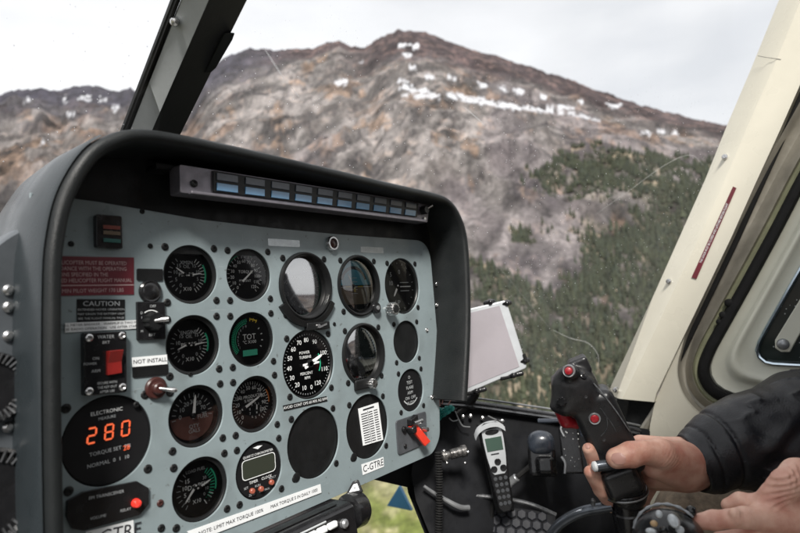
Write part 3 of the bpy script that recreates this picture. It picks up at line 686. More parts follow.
writing(o,P_,[('CAUTION',.5,.20,.0056,'CENTER',1.2),('EXTENDED HOVER OPERATION',.5,.45,.0024,'CENTER',1.1),('MAY DRAIN THE BATTERY UNIT',.5,.64,.0024,'CENTER',1.1),('SEE THE FLIGHT MANUAL PAGE',.5,.83,.0024,'CENTER',1.1)],'dimwhite')
o,P_=pl_quad('label_tape',((65,323),(136,320),(136,328.5),(65,332.5)),'label',w=.0013)
writing(o,P_,[('PULL METER BREAKER   WARMUP IS TWO MIN',.5,.27,.0028,'CENTER',1.12),('FOR RADIO OPERATION   USE AFTER START',.5,.72,.0028,'CENTER',1.12)],'ink',w=.0016)
# red rocker switch unit
def pbox(name,pxs,mt,h,parent=None,rad=.002,w0=0,bevel=.0006,label=None):
    P_=[PL(x,y,w0+h) for x,y in pxs]; L=outline([Vector(p) for p in P_],rad)
    mb=MB(); mb.prism([P3(p.x,p.y,w0+.0001) for p in L],NA*h); return obj(name,mb,M[mt],parent or panel,bevel=bevel,label=label),P_
sw,P_=pbox('switch_unit',((84,333),(126.5,331),(127,392),(84.5,396)),'gloss',.007,label='black switch box with a red rocker switch and four silver screws')
for s,t in ((.11,.08),(.88,.07),(.10,.93),(.88,.91)):
    q=quadpts(P_,s,t,.007); mb=MB(); mb.lathe(q,NA,[(.0032,0),(.0030,.0012),(.0020,.0018),(.0012,.0010),(0,.0010)],n=18); obj('screw',mb,M['steel'],sw)
mb=MB(); a,b,c_,d=[quadpts(P_,s,t,.007) for s,t in ((.50,.31),(.84,.30),(.84,.68),(.50,.70))]
M['redsw']=mat('translucent_red_switch',(.22,.014,.012),.35,nscale=80,namt=.2)
mid1=(a+d)/2;mid2=(b+c_)/2
mb.add([a+NA*.007,b+NA*.007,mid2+NA*.003,mid1+NA*.003,d+NA*.0035,c_+NA*.0035,a,b,c_,d],[(0,1,2,3),(3,2,5,4),(0,6,7,1),(4,5,8,9),(0,3,4,9,6),(1,7,8,5,2)]); obj('red_rocker',mb,M['redsw'],sw,smooth=0,bevel=.0006)
writing(sw,P_,[('WATER',.5,.08,.0040),('BKT',.5,.17,.0034),('ON',.26,.42,.0034),('ARM',.26,.62,.0034),('POWER',.13,.5,.0030),('SECURE WITH',.52,.82,.0028,'CENTER',.9),('THE KEY OUT',.52,.89,.0028,'CENTER',.9),('AFTER USE',.52,.96,.0028,'CENTER',.9)],'dimwhite',w=.0073)
# little upper left annunciator box
an,P_=pbox('annunciator',((96,214),(122,216),(123,249),(96.5,247)),'gloss',.006)
for i,(mt_,t) in enumerate((('dimred',.38),('dimgreen',.78),('dimamber',.55))):
    if mt_ not in M: M[mt_]=mat(mt_,dict(dimred=(.16,.04,.03),dimgreen=(.03,.11,.10),dimamber=(.12,.09,.06))[mt_],.3)
    mb=MB(); a,b,c_,d=[quadpts(P_,s,tt,.0062) for s,tt in ((.25,t-.06),(.9,t-.06),(.9,t+.05),(.25,t+.05))]; mb.prism([a,b,c_,d],NA*.001); obj('lamp',mb,M[mt_],an,smooth=0)
# small black plates
pbox('black_nameplate',((137,268.5),(163,269),(163,281),(137,280.5)),'bezel',.0012,rad=.0015,bevel=0)
c=PL(149.7,291.5); mb=MB(); mb.lathe(P3(c[0],c[1],0),NA,[(.0105,0),(.0105,.002),(.0090,.0034),(.0078,.0028),(.006,.004),(0,.0046)],n=40); obj('push_button',mb,M['gloss'],panel)
# knob switch with small toggle
ks,P_=pbox('selector_switch',((137,301.5),(165,302),(166,339),(137.5,340)),'gloss',.003,rad=.001,label='black selector switch with a ribbed knob and bright lever tip')
q=quadpts(P_,.48,.52,.003); mb=MB(); ribbed(mb,q,NA,.0082,.010,10,.10); kb=obj('selector_knob',mb,M['bezel'],ks,smooth=35)
mb=MB(); mb.tube([q+NA*.008+P3(-.002,0,0),q+NA*.013+P3(.003,.001,0),q+NA*.015+P3(.008,.001,0)],[.0016,.0022,.0026],n=12); obj('lever_tip',mb,M['steel'],ks)
writing(ks,P_,[('OFF',.55,.12,.0034),('BRT',.5,.88,.0034),('D',.15,.3,.003),('I',.15,.42,.003),('M',.15,.78,.003)],'dimwhite',w=.0033)
mb=MB(); ar=[q+P3(.0095*math.cos(t),.0095*math.sin(t),0)+NA*.0003 for t in np.linspace(.3,2.2,14)]; ar2=[q+P3(.0103*math.cos(t),.0103*math.sin(t),0)+NA*.0003 for t in np.linspace(.3,2.2,14)]; mb.grid([ar,ar2]); obj('index_arc',mb,M['white'],ks,smooth=0,fix=False)
# NOT INSTALLED tape and black plate
bp_,P_=pbox('black_nameplate',((132.5,366),(168,363.5),(168.3,374.5),(133,378)),'bezel',.0012,rad=.0015,bevel=0)
o,P_=pl_quad('label_tape',((132,357.5),(167,354.5),(167.5,364),(132.5,367)),'label',w=.0018)
writing(o,P_,[('NOT INSTALL',.5,.5,.0050,'CENTER',1.0)],'ink',w=.0021)
# toggle below
c=PL(155,388); mb=MB(); mb.lathe(P3(c[0],c[1],0),NA,[(.0098,0),(.0098,.0028),(.0086,.0042),(.0060,.0045),(.0052,.008),(.004,.009),(0,.009)],n=36)
M['brownsw']=mat('dark_brown_switch',(.045,.015,.013),.35,nscale=60,namt=.3); tg=obj('toggle_switch',mb,M['brownsw'],panel,label='dark round toggle switch with a bright tipped lever')
mb=MB(); a=P3(c[0],c[1],.008); mb.tube([a,a+P3(.005,-.0015,.004),a+P3(.0105,-.003,.006),a+P3(.0125,-.0035,.0065)],[.0015,.0018,.0026,.0015],n=12); obj('lever',mb,M['steel'],tg)
# lower left unit
L=[(66.5,517),(67,501),(83,492),(137,481),(149,488),(149,504),(140,515),(84,531),(72,529)]
P_=[Vector(PL(x,y,.003)) for x,y in L]; mb=MB(); mb.prism([P3(p.x,p.y,.0001) for p in outline(P_,.002,3)],NA*.003); ru=obj('indicator_unit',mb,M['gloss'],panel,bevel=.0005,label='black six-sided indicator plate with one small red light')
PQ=[PL(x,y,.003) for x,y in ((70,491),(147,476),(147,510),(70,529))]
writing(ru,PQ,[('FM TRANSCEIVER',.45,.30,.0036),('VOLUME',.34,.86,.0032),('RELAY',.70,.84,.0032)],'dimwhite',w=.0034)
c=PL(136,503,.004); mb=MB(); mb.lathe(P3(c[0],c[1],.003),NA,[(.0038,0),(.0038,.002),(.0030,.0048),(.0012,.006),(0,.0062)],n=24); M['redlens']=mat('red_lens',(.75,.03,.02),.15,coat=1,emit=(1,.05,.03),estr=.25); obj('red_light',mb,M['redlens'],ru)
# registration tapes
o,P_=pl_quad('registration_label',((361.5,464.5),(383.5,457),(384,466.5),(363,475)),'label'); writing(o,P_,[('C-GTRE',.5,.5,.0120,'CENTER',.95)],'ink',w=.0012)
o,P_=pl_quad('registration_label',((86,531.5),(133.5,520),(134.5,540),(86,551)),'label'); writing(o,P_,[('C-GTRE',.52,.50,.0150,'CENTER',.95)],'ink',w=.0012)
o,P_=pl_quad('long_label_tape',((187,531.5),(320.5,484),(321.5,492.5),(196,541)),'label',w=.0014)
writing(o,P_,[('NOTE: LIMIT MAX TORQUE 100%',.27,.5,.0050,'CENTER',1.0),('MAX TORQUE 5 IN DAILY 1000',.76,.5,.0048,'CENTER',1.0)],'ink',w=.0017)
# thin curled paper edge under the tape
o,P_=pl_quad('black_label_tape',((283,405.5),(326.5,396),(327.5,401),(284,411)),'black'); writing(o,P_,[('AVOID CONT OPS 60-90% N2 RPM',.5,.5,.0044,'CENTER',.98)],'white',w=.0012)
for x,y,t in ((284,243,''),(372,250,'')):
    a=PL(x,y); mb=MB(); mb.prism([P3(p.x,p.y,.0002) for p in rect(a[0],a[1],.046,.008,.001)],NA*.0003); M['greytape']=mat('silver_tape',(.42,.45,.46),.25,metal=.3,nscale=60,namt=.2); obj('faded_label',mb,M['greytape'],panel)
# chrome ring button at the top
c=PL(332.5,243.5,.003); mb=MB(); mb.lathe(P3(c[0],c[1],0),NA,[(.0092,0),(.0092,.004),(.0082,.0056),(.0064,.0056),(.0058,.0035),(.0058,.001)],n=40,close=False); rg=obj('press_light',mb,M['steel'],panel,smooth=50)
mb=MB(); mb.lathe(P3(c[0],c[1],.001),NA,[(.0060,0),(.0056,.0022),(.003,.0036),(0,.0040)],n=30,close=False); obj('lens',mb,M['brownsw'],rg)
# loose panel screws / holes
screws_at([PL(99,410.5),PL(100,476),PL(136,404.5),PL(140,462)][2:3],.0028)
screws_at([PL(142,211.5),PL(150,246),PL(71,244),PL(334,324),PL(190,374),PL(169,258)][:5],.0024)
screws_at([PL(160,503)],.0032,'brownsw'); screws_at([PL(161,528)],.0034)
for x,y in ((437,284),(437,305),(427,330),(432,397)):
    c=PL(x,y,.001); mb=MB(); screw(mb,c[0],c[1],.0034,0,.002); obj('steel_screw',mb,M['steel'],panel)
# fuel valve switch with red guard
fv,P_=pbox('fuel_switch_plate',((396,421),(426,411),(427.5,443),(398.5,455.5)),'fvg' if 'fvg' in M else 'alu',.002,rad=.005,bevel=.0004,label='dark grey switch plate with a raised red guard handle')
fv.data.materials[0]=mat('dark_grey_plate',(.06,.065,.072),.5,nscale=40,namt=.3)
a=quadpts(P_,.40,.22,.004); b=quadpts(P_,.74,.90,.012)
t=P3(.0060,.0016,0); h_=NA*.006
mb=MB(); mb.add([a-t,a+t,b+t*1.15,b-t*1.15]+[a-t+h_,a+t+h_,b+t*1.15+h_*.7,b-t*1.15+h_*.7],[(3,2,1,0),(4,5,6,7),(0,1,5,4),(1,2,6,5),(2,3,7,6),(3,0,4,7)])
M['orangered']=mat('orange_red_guard',(.55,.035,.018),.4,nscale=80,namt=.1); obj('red_guard',mb,M['orangered'],fv,smooth=0,bevel=.0012)
mb=MB(); mb.cyl(quadpts(P_,.38,.36,.002),quadpts(P_,.38,.36,.013),.0058,.005); mb.cyl(quadpts(P_,.20,.30,.002),quadpts(P_,.20,.30,.006),.004,.004); mb.cyl(quadpts(P_,.22,.80,.002),quadpts(P_,.22,.80,.004),.003,.003); mb.box(quadpts(P_,.30,.22,.004),P3(.016,.004,0),P3(0,.008,0),NA*.008); obj('switch_base',mb,M['gloss'],fv,bevel=.0008)
mb=MB(); mb.tube([quadpts(P_,.38,.18,.012),quadpts(P_,.62,.16,.014)],.003,n=10); mb.tube([quadpts(P_,.70,.45,.010),quadpts(P_,.70,.45,.019)],[.004,.003],n=12); obj('switch_lever',mb,M['steel'],fv)
# ---------------------------------------------------------------- hood
RIM=[(-.1500,-.40),(-.1500,-.16),(-.1472,-.02),(-.1430,.027),(-.1340,.060),(-.1170,.090),(-.0975,.1065),(-.072,.1165),(-.02,.119),(.10,.117),(.25,.113),(.345,.111),(.385,.106),(.412,.086),(.428,.050),(.4265,-.02),(.4165,-.09),(.4010,-.155),(.392,-.188)]
def hoodprof(pts,inset,w,dz=0):
    P_=[Vector(p) for p in pts]; out=[]
    cc=Vector((.13,-.05))
    for i,p in enumerate(P_):
        d=(P_[min(i+1,len(P_)-1)]-P_[max(i-1,0)]).normalized(); n_=Vector((d.y,-d.x))   # inward (path runs clockwise seen by pilot)
        q=p+n_*inset; out.append(W(q.x,q.y+dz,w))
    return out
RIMc=[tuple(p) for p in catmull([(a,b,0) for a,b in RIM],5)]; RIMc=[(p[0],p[1]) for p in RIMc]
secs=[(.03,-.30,-.045),(.012,-.16,-.012),(.002,-.075,-.002),(.0,-.02,0),(0,.045,0),(.0012,.0515,0),(.004,.0548,0),(.0075,.055,0),(.0105,.0535,0),(.012,.050,0),(.0125,.03,0),(.0125,-.045,0)]
mb=MB(); rows=[hoodprof(RIMc,i_,w_,dz) for i_,w_,dz in secs]; mb.grid(rows)
hd=obj('hood',mb,M['hood'],panel,smooth=60,label='curved black hood around and above the gauges')
# lighter skin on the hood's left flank; skylight sheen put into its colour
M['cheek']=mat('hood_black_sheen',(.020,.025,.028),.30,metal=.0,nscale=12,namt=.15,rvar=.1,bump=.08,bscale=300)
fl=[p for p in RIMc if p[0]<-.10 and p[1]<.108]
mb=MB(); mb.grid([hoodprof(fl,i_,w_,dz) for i_,w_,dz in ((.0270,-.30,-.045),(.0095,-.16,-.012),(-.0004,-.075,-.002),(-.0022,-.02,0),(-.0022,.047,0),(-.0006,.0495,0))]); obj('hood_side_skin',mb,M['cheek'],panel,smooth=60)
# bolts on the rim inside right wall
# warning light strip
strip=MB()
q=[PL(x,y,.030) for x,y in ((180,164),(430,203.5),(428,222.5),(181,192.5))]
SL=q
o1=[Vector(p) for p in q]
mb=MB(); mb.prism([P3(p.x,p.y,.0292) for p in outline(o1,.002,3)][::-1],NA*-.018)
M['stripm']=mat('grey_strip_metal',(.20,.19,.215),.38,metal=.6,nscale=50,namt=.2,rvar=.1)
st=obj('warning_light_strip',mb,M['stripm'],panel,bevel=.0006,label='long warning light strip with ten lower windows tinted with sky reflection')
def sq(s,t,w): return quadpts(SL,s,t,w)
mb=MB(); mb.prism([sq(.085,.06,.0295),sq(.925,.10,.0295),sq(.925,.80,.0295),sq(.085,.84,.0295)],NA*.002); obj('strip_frame',mb,M['bezel'],st,bevel=.0004)
mb=MB(); mb.prism([sq(.02,.93,.029),sq(.97,.90,.029),sq(.97,1.04,.029),sq(.02,1.04,.029)],NA*.006); obj('strip_lip',mb,M['stripm'],st,bevel=.0008)
M['skywin']=mat('lens_sky_reflection',(.11,.25,.42),.25,nscale=60,namt=.12,coat=.5); M['darkwin']=mat('dark_grey_lens',(.07,.08,.10),.25,nscale=60,namt=.2)  # blue of reflected sky put into the lower lens colour
s0,s1=.085,.925
for i in range(10):
    a=s0+(s1-s0)*(i+.10)/10; b=s0+(s1-s0)*(i+.82)/10
    for (t0,t1,mt_,nm) in ((.13,.40,'darkwin','dark_window'),(.50,.78,'skywin','blue_window')):
        mb=MB(); mb.prism([sq(a,t0,.0313),sq(b,t0,.0313),sq(b,t1,.0313),sq(a,t1,.0313)],NA*.0014); obj(nm,mb,M[mt_],st,bevel=.0003)
for s,t,r_ in ((.035,.62,.0036),):
    mb=MB(); mb.lathe(sq(s,t,.0293),NA,[(r_,0),(r_,.001),(r_*.6,.0018),(0,.001)],n=18); obj('screw',mb,M['bezel'],st)
mb=MB(); ribbed(mb,sq(.958,.42,.029),NA,.006,.009,10); obj('dimmer_knob',mb,M['bezel'],st,smooth=40)
mb=MB(); mb.tube([sq(.965,.35,.036),sq(.975,.2,.042)],.0018,n=8); mb.lathe(sq(.975,.85,.0305),NA,[(.0028,0),(.0026,.001),(0,.0012)],n=14); obj('small_lever',mb,M['steel'],st)
# support bar from strip to hood roof
mb=MB(); mb.box(W(-.04,.095,-.003),W(.43,.0,0),W(0,.005,0),W(0,0,.018)); obj('hood_brace',mb,M['black'],panel)
# ================================================================ SDF BLOB MESHER
class Blob:
    def __init__(s,k=.004): s.p=[]; s.k=k
    def cap(s,a,b,r0,r1=None,k=None,neg=False): s.p.append(('c',np.array(a,float),np.array(b,float),r0,r0 if r1 is None else r1,s.k if k is None else k,neg)); return s
    def chain(s,pts,rs,k=None):
        for i in range(len(pts)-1): s.cap(pts[i],pts[i+1],rs[i],rs[i+1],k)
        return s
    def ell(s,c,ax,k=None,rot=None,neg=False): s.p.append(('e',np.array(c,float),np.array(ax,float),None if rot is None else np.array(rot),0,s.k if k is None else k,neg)); return s
    def rbox(s,c,half,rot,r,k=None,neg=False): s.p.append(('b',np.array(c,float),np.array(half,float),np.array(rot),r,s.k if k is None else k,neg)); return s
    def ev(s,P):
        D=None
        for t,a,b,c,d,k,neg in s.p:
            if t=='c':
                ba=b-a; pa=P-a; h=np.clip((pa@ba)/max(ba@ba,1e-12),0,1); q=np.sqrt(((pa-h[...,None]*ba)**2).sum(-1))-(c+(d-c)*h)
            elif t=='e':
                q_=P-a
                if c is not None: q_=q_@c
                k0=np.sqrt(((q_/b)**2).sum(-1)); k1=np.sqrt(((q_/(b*b))**2).sum(-1)); q=k0*(k0-1)/np.maximum(k1,1e-9)
            else:
                q_=np.abs((P-a)@c)-(b-d); q=np.sqrt((np.maximum(q_,0)**2).sum(-1))+np.minimum(q_.max(-1),0)-d
            if neg: q=-q; h=np.clip(.5-.5*(q-D)/k,0,1) if False else None; D=np.maximum(D,q) if k<=0 else -smin(-D,-q,k); continue
            D=q if D is None else smin(D,q,k)
        return D
def smin(a,b,k):
    if k<=0: return np.minimum(a,b)
    h=np.maximum(k-np.abs(a-b),0)/k; return np.minimum(a,b)-h*h*h*k/6
def surfnet(fn,lo,hi,step):
    lo=np.array(lo);hi=np.array(hi); n=np.ceil((hi-lo)/step).astype(int)+1
    ax=[lo[i]+step*np.arange(n[i]) for i in range(3)]
    V=np.empty(n,np.float32)
    for i in range(n[0]):
        g=np.stack(np.meshgrid(ax[0][i:i+1],ax[1],ax[2],indexing='ij'),-1); V[i]=fn(g)[0]
    ins=V<0
    c=[(i,j,k) for i in (0,1) for j in (0,1) for k in (0,1)]
    sl=lambda a,o: a[o[0]:a.shape[0]-1+o[0],o[1]:a.shape[1]-1+o[1],o[2]:a.shape[2]-1+o[2]]
    cnt=sum(sl(ins,o).astype(int) for o in c); act=(cnt>0)&(cnt<8)
    idx=-np.ones(act.shape,int); ids=np.argwhere(act); idx[act]=np.arange(len(ids))
    acc=np.zeros((len(ids),3)); num=np.zeros(len(ids))
    for o in c:
        for d in range(3):
            if o[d]==0:
                o2=list(o);o2[d]=1
                a=V[tuple((ids+np.array(o)).T)]; b=V[tuple((ids+np.array(o2)).T)]
                m=(a<0)!=(b<0); t=np.where(m,a/np.where(m,a-b,1),0)
                p=ids+np.array(o,float); p[:,d]+=t; acc[m]+=p[m]; num[m]+=1
    vs=lo+step*(acc/num[:,None])
    fs=[]
    for d in range(3):
        e,f=[(1,2),(2,0),(0,1)][d]
        s0=[slice(None)]*3; s1=[slice(None)]*3; s0[d]=slice(0,-1); s1[d]=slice(1,None)
        A_=ins[tuple(s0)];B_=ins[tuple(s1)]; X_=np.argwhere(A_!=B_)
        ok=(X_[:,e]>0)&(X_[:,f]>0)&(X_[:,e]<n[e]-1)&(X_[:,f]<n[f]-1); X_=X_[ok]
        de=np.zeros(3,int);de[e]=1;df=np.zeros(3,int);df[f]=1
        q=[idx[tuple((X_-a_).T)] for a_ in (de+df,df,0*de,de)]
        q=np.stack(q,-1); flip=~A_[tuple(X_.T)]; q[flip]=q[flip][:,::-1]; fs.append(q)
    fs=np.concatenate(fs); fs=fs[(fs>=0).all(1)]
    return vs,fs
def blobobj(name,fn,lo,hi,step,mt,parent=None,label=None,relax=1):
    vs,fs=surfnet(fn,lo,hi,step)
    for _ in range(relax):   # project vertices on the true surface
        e=step*.3; f0=fn(vs); g=np.stack([fn(vs+np.eye(3)[i]*e)-f0 for i in range(3)],-1)/e
        gl=np.maximum((g*g).sum(-1),.2); vs=vs-g*np.clip(f0/gl,-step,step)[:,None]
    mb=MB(); mb.v=[tuple(p) for p in vs]; mb.f=[tuple(int(i) for i in q) for q in fs]
    return obj(name,mb,mt,parent,smooth=180,label=label,fix=False)
# ================================================================ CABIN
M['cream']=mat('cream_enamel_paint',(.55,.525,.44),.3,nscale=7,namt=.06,rvar=.08,bump=.06,bscale=250)
M['creamd']=mat('cream_door_paint',(.56,.56,.475),.38,nscale=9,namt=.07,rvar=.08)
M['jamb']=mat('worn_brown_grey_channel',(.30,.28,.235),.42,metal=.3,nscale=16,namt=.25,rvar=.1)
M['yellowish']=mat('yellow_green_sealant',(.26,.265,.17),.5,nscale=30,namt=.15)
M['postgrey']=mat('post_grey_trim',(.36,.38,.385),.5,nscale=20,namt=.12,bump=.15,bscale=600)
M['postblack']=mat('post_black_paint',(.018,.020,.021),.5,nscale=20,namt=.2,bump=.1)
# ---- centre windshield post
post=thing('windshield_post','slanted dark windshield post with a grey inner strip rising from the top of the hood','post',U(150,131,.62))
def D_(py): return .62-(131-py)/131*.12
def prof_post(xs,py,offs): return [U(x,py,D_(py)+o) for x,o in zip(xs,offs)]
def line(x0,x1,py): return x1+(x0-x1)*(131-py)/131   # x0 at y=0 , x1 at y=131
ys=[-80,-40,0,40,85,131,175,220]
mb=MB(); rows=[]
for y in ys:
    l=line(181,128,y); r1=line(209,152,y); r2=line(247,182,y)
    rows.append([U(r1,y,D_(y)),U(r2,y,D_(y)+.030),U(r2-3,y,D_(y)+.055),U(l,y,D_(y)+.050),U(l,y,D_(y)+.014),U(r1,y,D_(y))])
mb.grid(rows); obj('post_body',mb,M['postblack'],post,smooth=30)
mb=MB(); rows=[]
for y in ys:
    l=line(182,130,y); r1=line(209,152,y)
    rows.append([U(l,y,D_(y)+.010),U(r1-.4,y,D_(y)-.0035),U(r1-.2,y,D_(y)-.0005),U(l+.5,y,D_(y)+.0135),U(l,y,D_(y)+.010)])
mb.grid(rows); obj('grey_strip',mb,M['postgrey'],post,smooth=30)
mb=MB(); mb.tube([U(line(178,127,y),y,D_(y)+.012) for y in ys],.0022,n=8); obj('rubber_bead',mb,M['rubber'],post)
mb=MB(); mb.tube([U(line(175,124,y),y,D_(y)+.030) for y in ys],.0040,n=8); obj('outer_bead',mb,M['postblack'],post)
a=U(174.5,22,D_(22)+.004); nrm=(CAMW-a).normalized(); mb=MB(); mb.lathe(a,nrm,[(.0042,-.004),(.0042,.001),(.0032,.0035),(0,.0045)],n=20); mb.lathe(a+nrm*.003,nrm,[(.0022,0),(.002,.003),(0,.0035)],n=14); obj('post_knob',mb,M['steel'],post)
mb=MB(); mb.prism([U(line(247,182,y)+dx,y,D_(y)+.022) for y,dx in ((33,-6),(33,4.5),(40,5.5),(68,3),(73,0),(73,-6))],U(0,0,1.02)-U(0,0,1.0)); obj('edge_clip',mb,M['postblack'],post,bevel=.0008)
# ---- windshield glass
wm=bpy.data.materials.new('rain_specked_glass'); wm.use_nodes=True; nt=wm.node_tree; nt.nodes.clear()
o_=nt.nodes.new('ShaderNodeOutputMaterial'); tr=nt.nodes.new('ShaderNodeBsdfTransparent'); gl=nt.nodes.new('ShaderNodeBsdfGlossy'); gl.inputs['Roughness'].default_value=.03
fr=nt.nodes.new('ShaderNodeFresnel'); fr.inputs[0].default_value=1.25
df=nt.nodes.new('ShaderNodeBsdfDiffuse'); df.inputs[0].default_value=(.85,.87,.88,1)
tl=nt.nodes.new('ShaderNodeBsdfTranslucent'); tl.inputs[0].default_value=(.9,.9,.92,1)
md=nt.nodes.new('ShaderNodeMixShader'); md.inputs[0].default_value=1.0; nt.links.new(df.outputs[0],md.inputs[1]); nt.links.new(tl.outputs[0],md.inputs[2])
m1=nt.nodes.new('ShaderNodeMixShader'); nt.links.new(fr.outputs[0],m1.inputs[0]); nt.links.new(tr.outputs[0],m1.inputs[1]); nt.links.new(gl.outputs[0],m1.inputs[2])
tc=nt.nodes.new('ShaderNodeTexCoord')
def vor(scale,thr,dens,dscale):
    v=nt.nodes.new('ShaderNodeTexVoronoi'); v.inputs['Scale'].default_value=scale; nt.links.new(tc.outputs['Object'],v.inputs['Vector'])
    lt=nt.nodes.new('ShaderNodeMapRange'); lt.inputs[1].default_value=thr; lt.inputs[2].default_value=thr*.55; lt.inputs[3].default_value=0; lt.inputs[4].default_value=1; nt.links.new(v.outputs['Distance'],lt.inputs[0])
    sp=nt.nodes.new('ShaderNodeSeparateColor'); nt.links.new(v.outputs['Color'],sp.inputs[0])
    n=nt.nodes.new('ShaderNodeTexNoise'); n.inputs['Scale'].default_value=dscale; n.inputs['Detail'].default_value=2; nt.links.new(tc.outputs['Object'],n.inputs['Vector'])
    ad=nt.nodes.new('ShaderNodeMath'); ad.operation='ADD'; nt.links.new(sp.outputs[0],ad.inputs[0]); nt.links.new(n.outputs['Fac'],ad.inputs[1])
    gt=nt.nodes.new('ShaderNodeMath'); gt.operation='GREATER_THAN'; nt.links.new(ad.outputs[0],gt.inputs[0]); gt.inputs[1].default_value=dens
    mu=nt.nodes.new('ShaderNodeMath'); mu.operation='MULTIPLY'; nt.links.new(lt.outputs[0],mu.inputs[0]); nt.links.new(gt.outputs[0],mu.inputs[1]); return mu
s1=vor(170,.15,1.16,5); s2=vor(80,.10,1.36,4)
mxm=nt.nodes.new('ShaderNodeMath'); mxm.operation='MAXIMUM'; sx3=nt.nodes.new('ShaderNodeSeparateXYZ'); ge=nt.nodes.new('ShaderNodeNewGeometry'); nt.links.new(ge.outputs['Position'],sx3.inputs[0]); zm=nt.nodes.new('ShaderNodeMapRange'); zm.inputs[1].default_value=.36; zm.inputs[2].default_value=.22; zm.inputs[3].default_value=.0; zm.inputs[4].default_value=1; nt.links.new(sx3.outputs['Z'],zm.inputs[0])
nt.links.new(s1.outputs[0],mxm.inputs[0]); nt.links.new(s2.outputs[0],mxm.inputs[1])
# faint haze of grime
gn=nt.nodes.new('ShaderNodeTexNoise'); gn.inputs['Scale'].default_value=3; gn.inputs['Detail'].default_value=7; nt.links.new(tc.outputs['Object'],gn.inputs['Vector'])
gm=nt.nodes.new('ShaderNodeMapRange'); gm.inputs[1].default_value=.4; gm.inputs[2].default_value=.75; gm.inputs[3].default_value=.0; gm.inputs[4].default_value=.05; nt.links.new(gn.outputs['Fac'],gm.inputs[0])
sc_=nt.nodes.new('ShaderNodeMath'); sc_.operation='MULTIPLY'; sc_.inputs[1].default_value=.72; zz_=nt.nodes.new('ShaderNodeMath'); zz_.operation='MULTIPLY'; nt.links.new(mxm.outputs[0],zz_.inputs[0]); nt.links.new(zm.outputs[0],zz_.inputs[1]); nt.links.new(zz_.outputs[0],sc_.inputs[0])
mm=nt.nodes.new('ShaderNodeMath'); mm.operation='MAXIMUM'; nt.links.new(sc_.outputs[0],mm.inputs[0]); nt.links.new(gm.outputs[0],mm.inputs[1])
m2=nt.nodes.new('ShaderNodeMixShader'); nt.links.new(mm.outputs[0],m2.inputs[0]); nt.links.new(m1.outputs[0],m2.inputs[1]); nt.links.new(md.outputs[0],m2.inputs[2]); nt.links.new(m2.outputs[0],o_.inputs[0])
M['windshield']=wm
def pane(name,c00,c10,c01,c11,bulge,parent=None,n=14,th=.004):
    c=[Vector(p) for p in (c00,c10,c01,c11)]; nn=(c[1]-c[0]).cross(c[2]-c[0]).normalized()
    if nn.dot(CAMW-c[0])>0: nn=-nn
    rows=[]
    for i in range(n+1):
        t=i/n; rows.append([ (c[0]*(1-s/n)+c[1]*(s/n))*(1-t)+(c[2]*(1-s/n)+c[3]*(s/n))*t+nn*bulge*math.sin(PI*s/n)*1.0 for s in range(n+1)])
    mb=MB(); mb.grid(rows); return mb
ws=pane('w',U(112,175,.66),U(640,436,1.10),U(262,-150,.55),U(880,-160,1.06),.10)
wso=obj('windshield',ws,M['windshield'],None,smooth=180,fix=False); tag(wso,'clear curved windshield with rain specks, fine scratches and a painted-in reflection curve to the right of the dark post','windshield')
ws=pane('w',U(-320,330,.50),U(136,235,.655),U(-260,-170,.40),U(222,-170,.50),.05)
w2=obj('windshield',ws,M['windshield'],None,smooth=180,fix=False); tag(w2,'left windshield pane with many white specks to the left of the dark post','windshield')
sm_=bpy.data.materials.new('scratch_reflection_white'); sm_.use_nodes=True; nt=sm_.node_tree; nt.nodes.clear(); o_=nt.nodes.new('ShaderNodeOutputMaterial'); a_=nt.nodes.new('ShaderNodeBsdfTransparent'); b_=nt.nodes.new('ShaderNodeBsdfTranslucent'); b_.inputs[0].default_value=(1,1,1,1); c_=nt.nodes.new('ShaderNodeBsdfGlossy'); c_.inputs['Roughness'].default_value=.5; d_=nt.nodes.new('ShaderNodeMixShader'); d_.inputs[0].default_value=.3; e_=nt.nodes.new('ShaderNodeMixShader'); e_.inputs[0].default_value=.17
nt.links.new(b_.outputs[0],d_.inputs[1]); nt.links.new(c_.outputs[0],d_.inputs[2]); nt.links.new(a_.outputs[0],e_.inputs[1]); nt.links.new(d_.outputs[0],e_.inputs[2]); nt.links.new(e_.outputs[0],o_.inputs[0]); M['scr']=sm_
def scratch_reflection(pts,w0,alpha=None):
    # thin scratches and painted-in reflection curves on the inside of the glass
    mb=MB(); r=[w0*(.35+.65*math.sin(PI*i/(len(pts)-1))) for i in range(len(pts))]
    mb.tube(pts,r,n=6); obj('scratch_reflection',mb,M['scr'],wso)
def wd(px,py): # depth on the windshield: scan between its corners (approximate plane)
    t=(px-150)/520; return .66+.36*max(0,min(1,t))+.02
dg=wso.evaluated_get(bpy.context.evaluated_depsgraph_get())
def on_glass(px,py):
    d=W(*RAY(px,py)).normalized(); mi=Matrix.Translation(-wso.location)
    ok,l,n_,i_=wso.ray_cast(mi@CAMW,d)
    return (l+wso.location-d*.002) if ok else U(px,py,.95)
scratch_reflection([on_glass(264+20*t,48+31*t) for t in np.linspace(0,1,8)],.0016)
scratch_reflection([on_glass(292+7*t,88+9*t) for t in np.linspace(0,1,5)],.0011)
scratch_reflection([on_glass(463+22*t,106+19*t) for t in np.linspace(0,1,6)],.0012)
scratch_reflection([on_glass(*p) for p in [(x.x,x.y) for x in catmull([(553,330,0),(570,338,0),(588,343,0),(598,355,0),(598,368,0)],5)]],.0012)  # curved reflection in the glass, drawn as a pale strip
scratch_reflection([on_glass(*p) for p in [(x.x,x.y) for x in catmull([(595,215,0),(630,190,0),(665,165,0),(690,155,0),(703,165,0)],5)]],.0007)
scratch_reflection([on_glass(473+100*t,236+120*t) for t in np.linspace(0,1,12)],.00028)
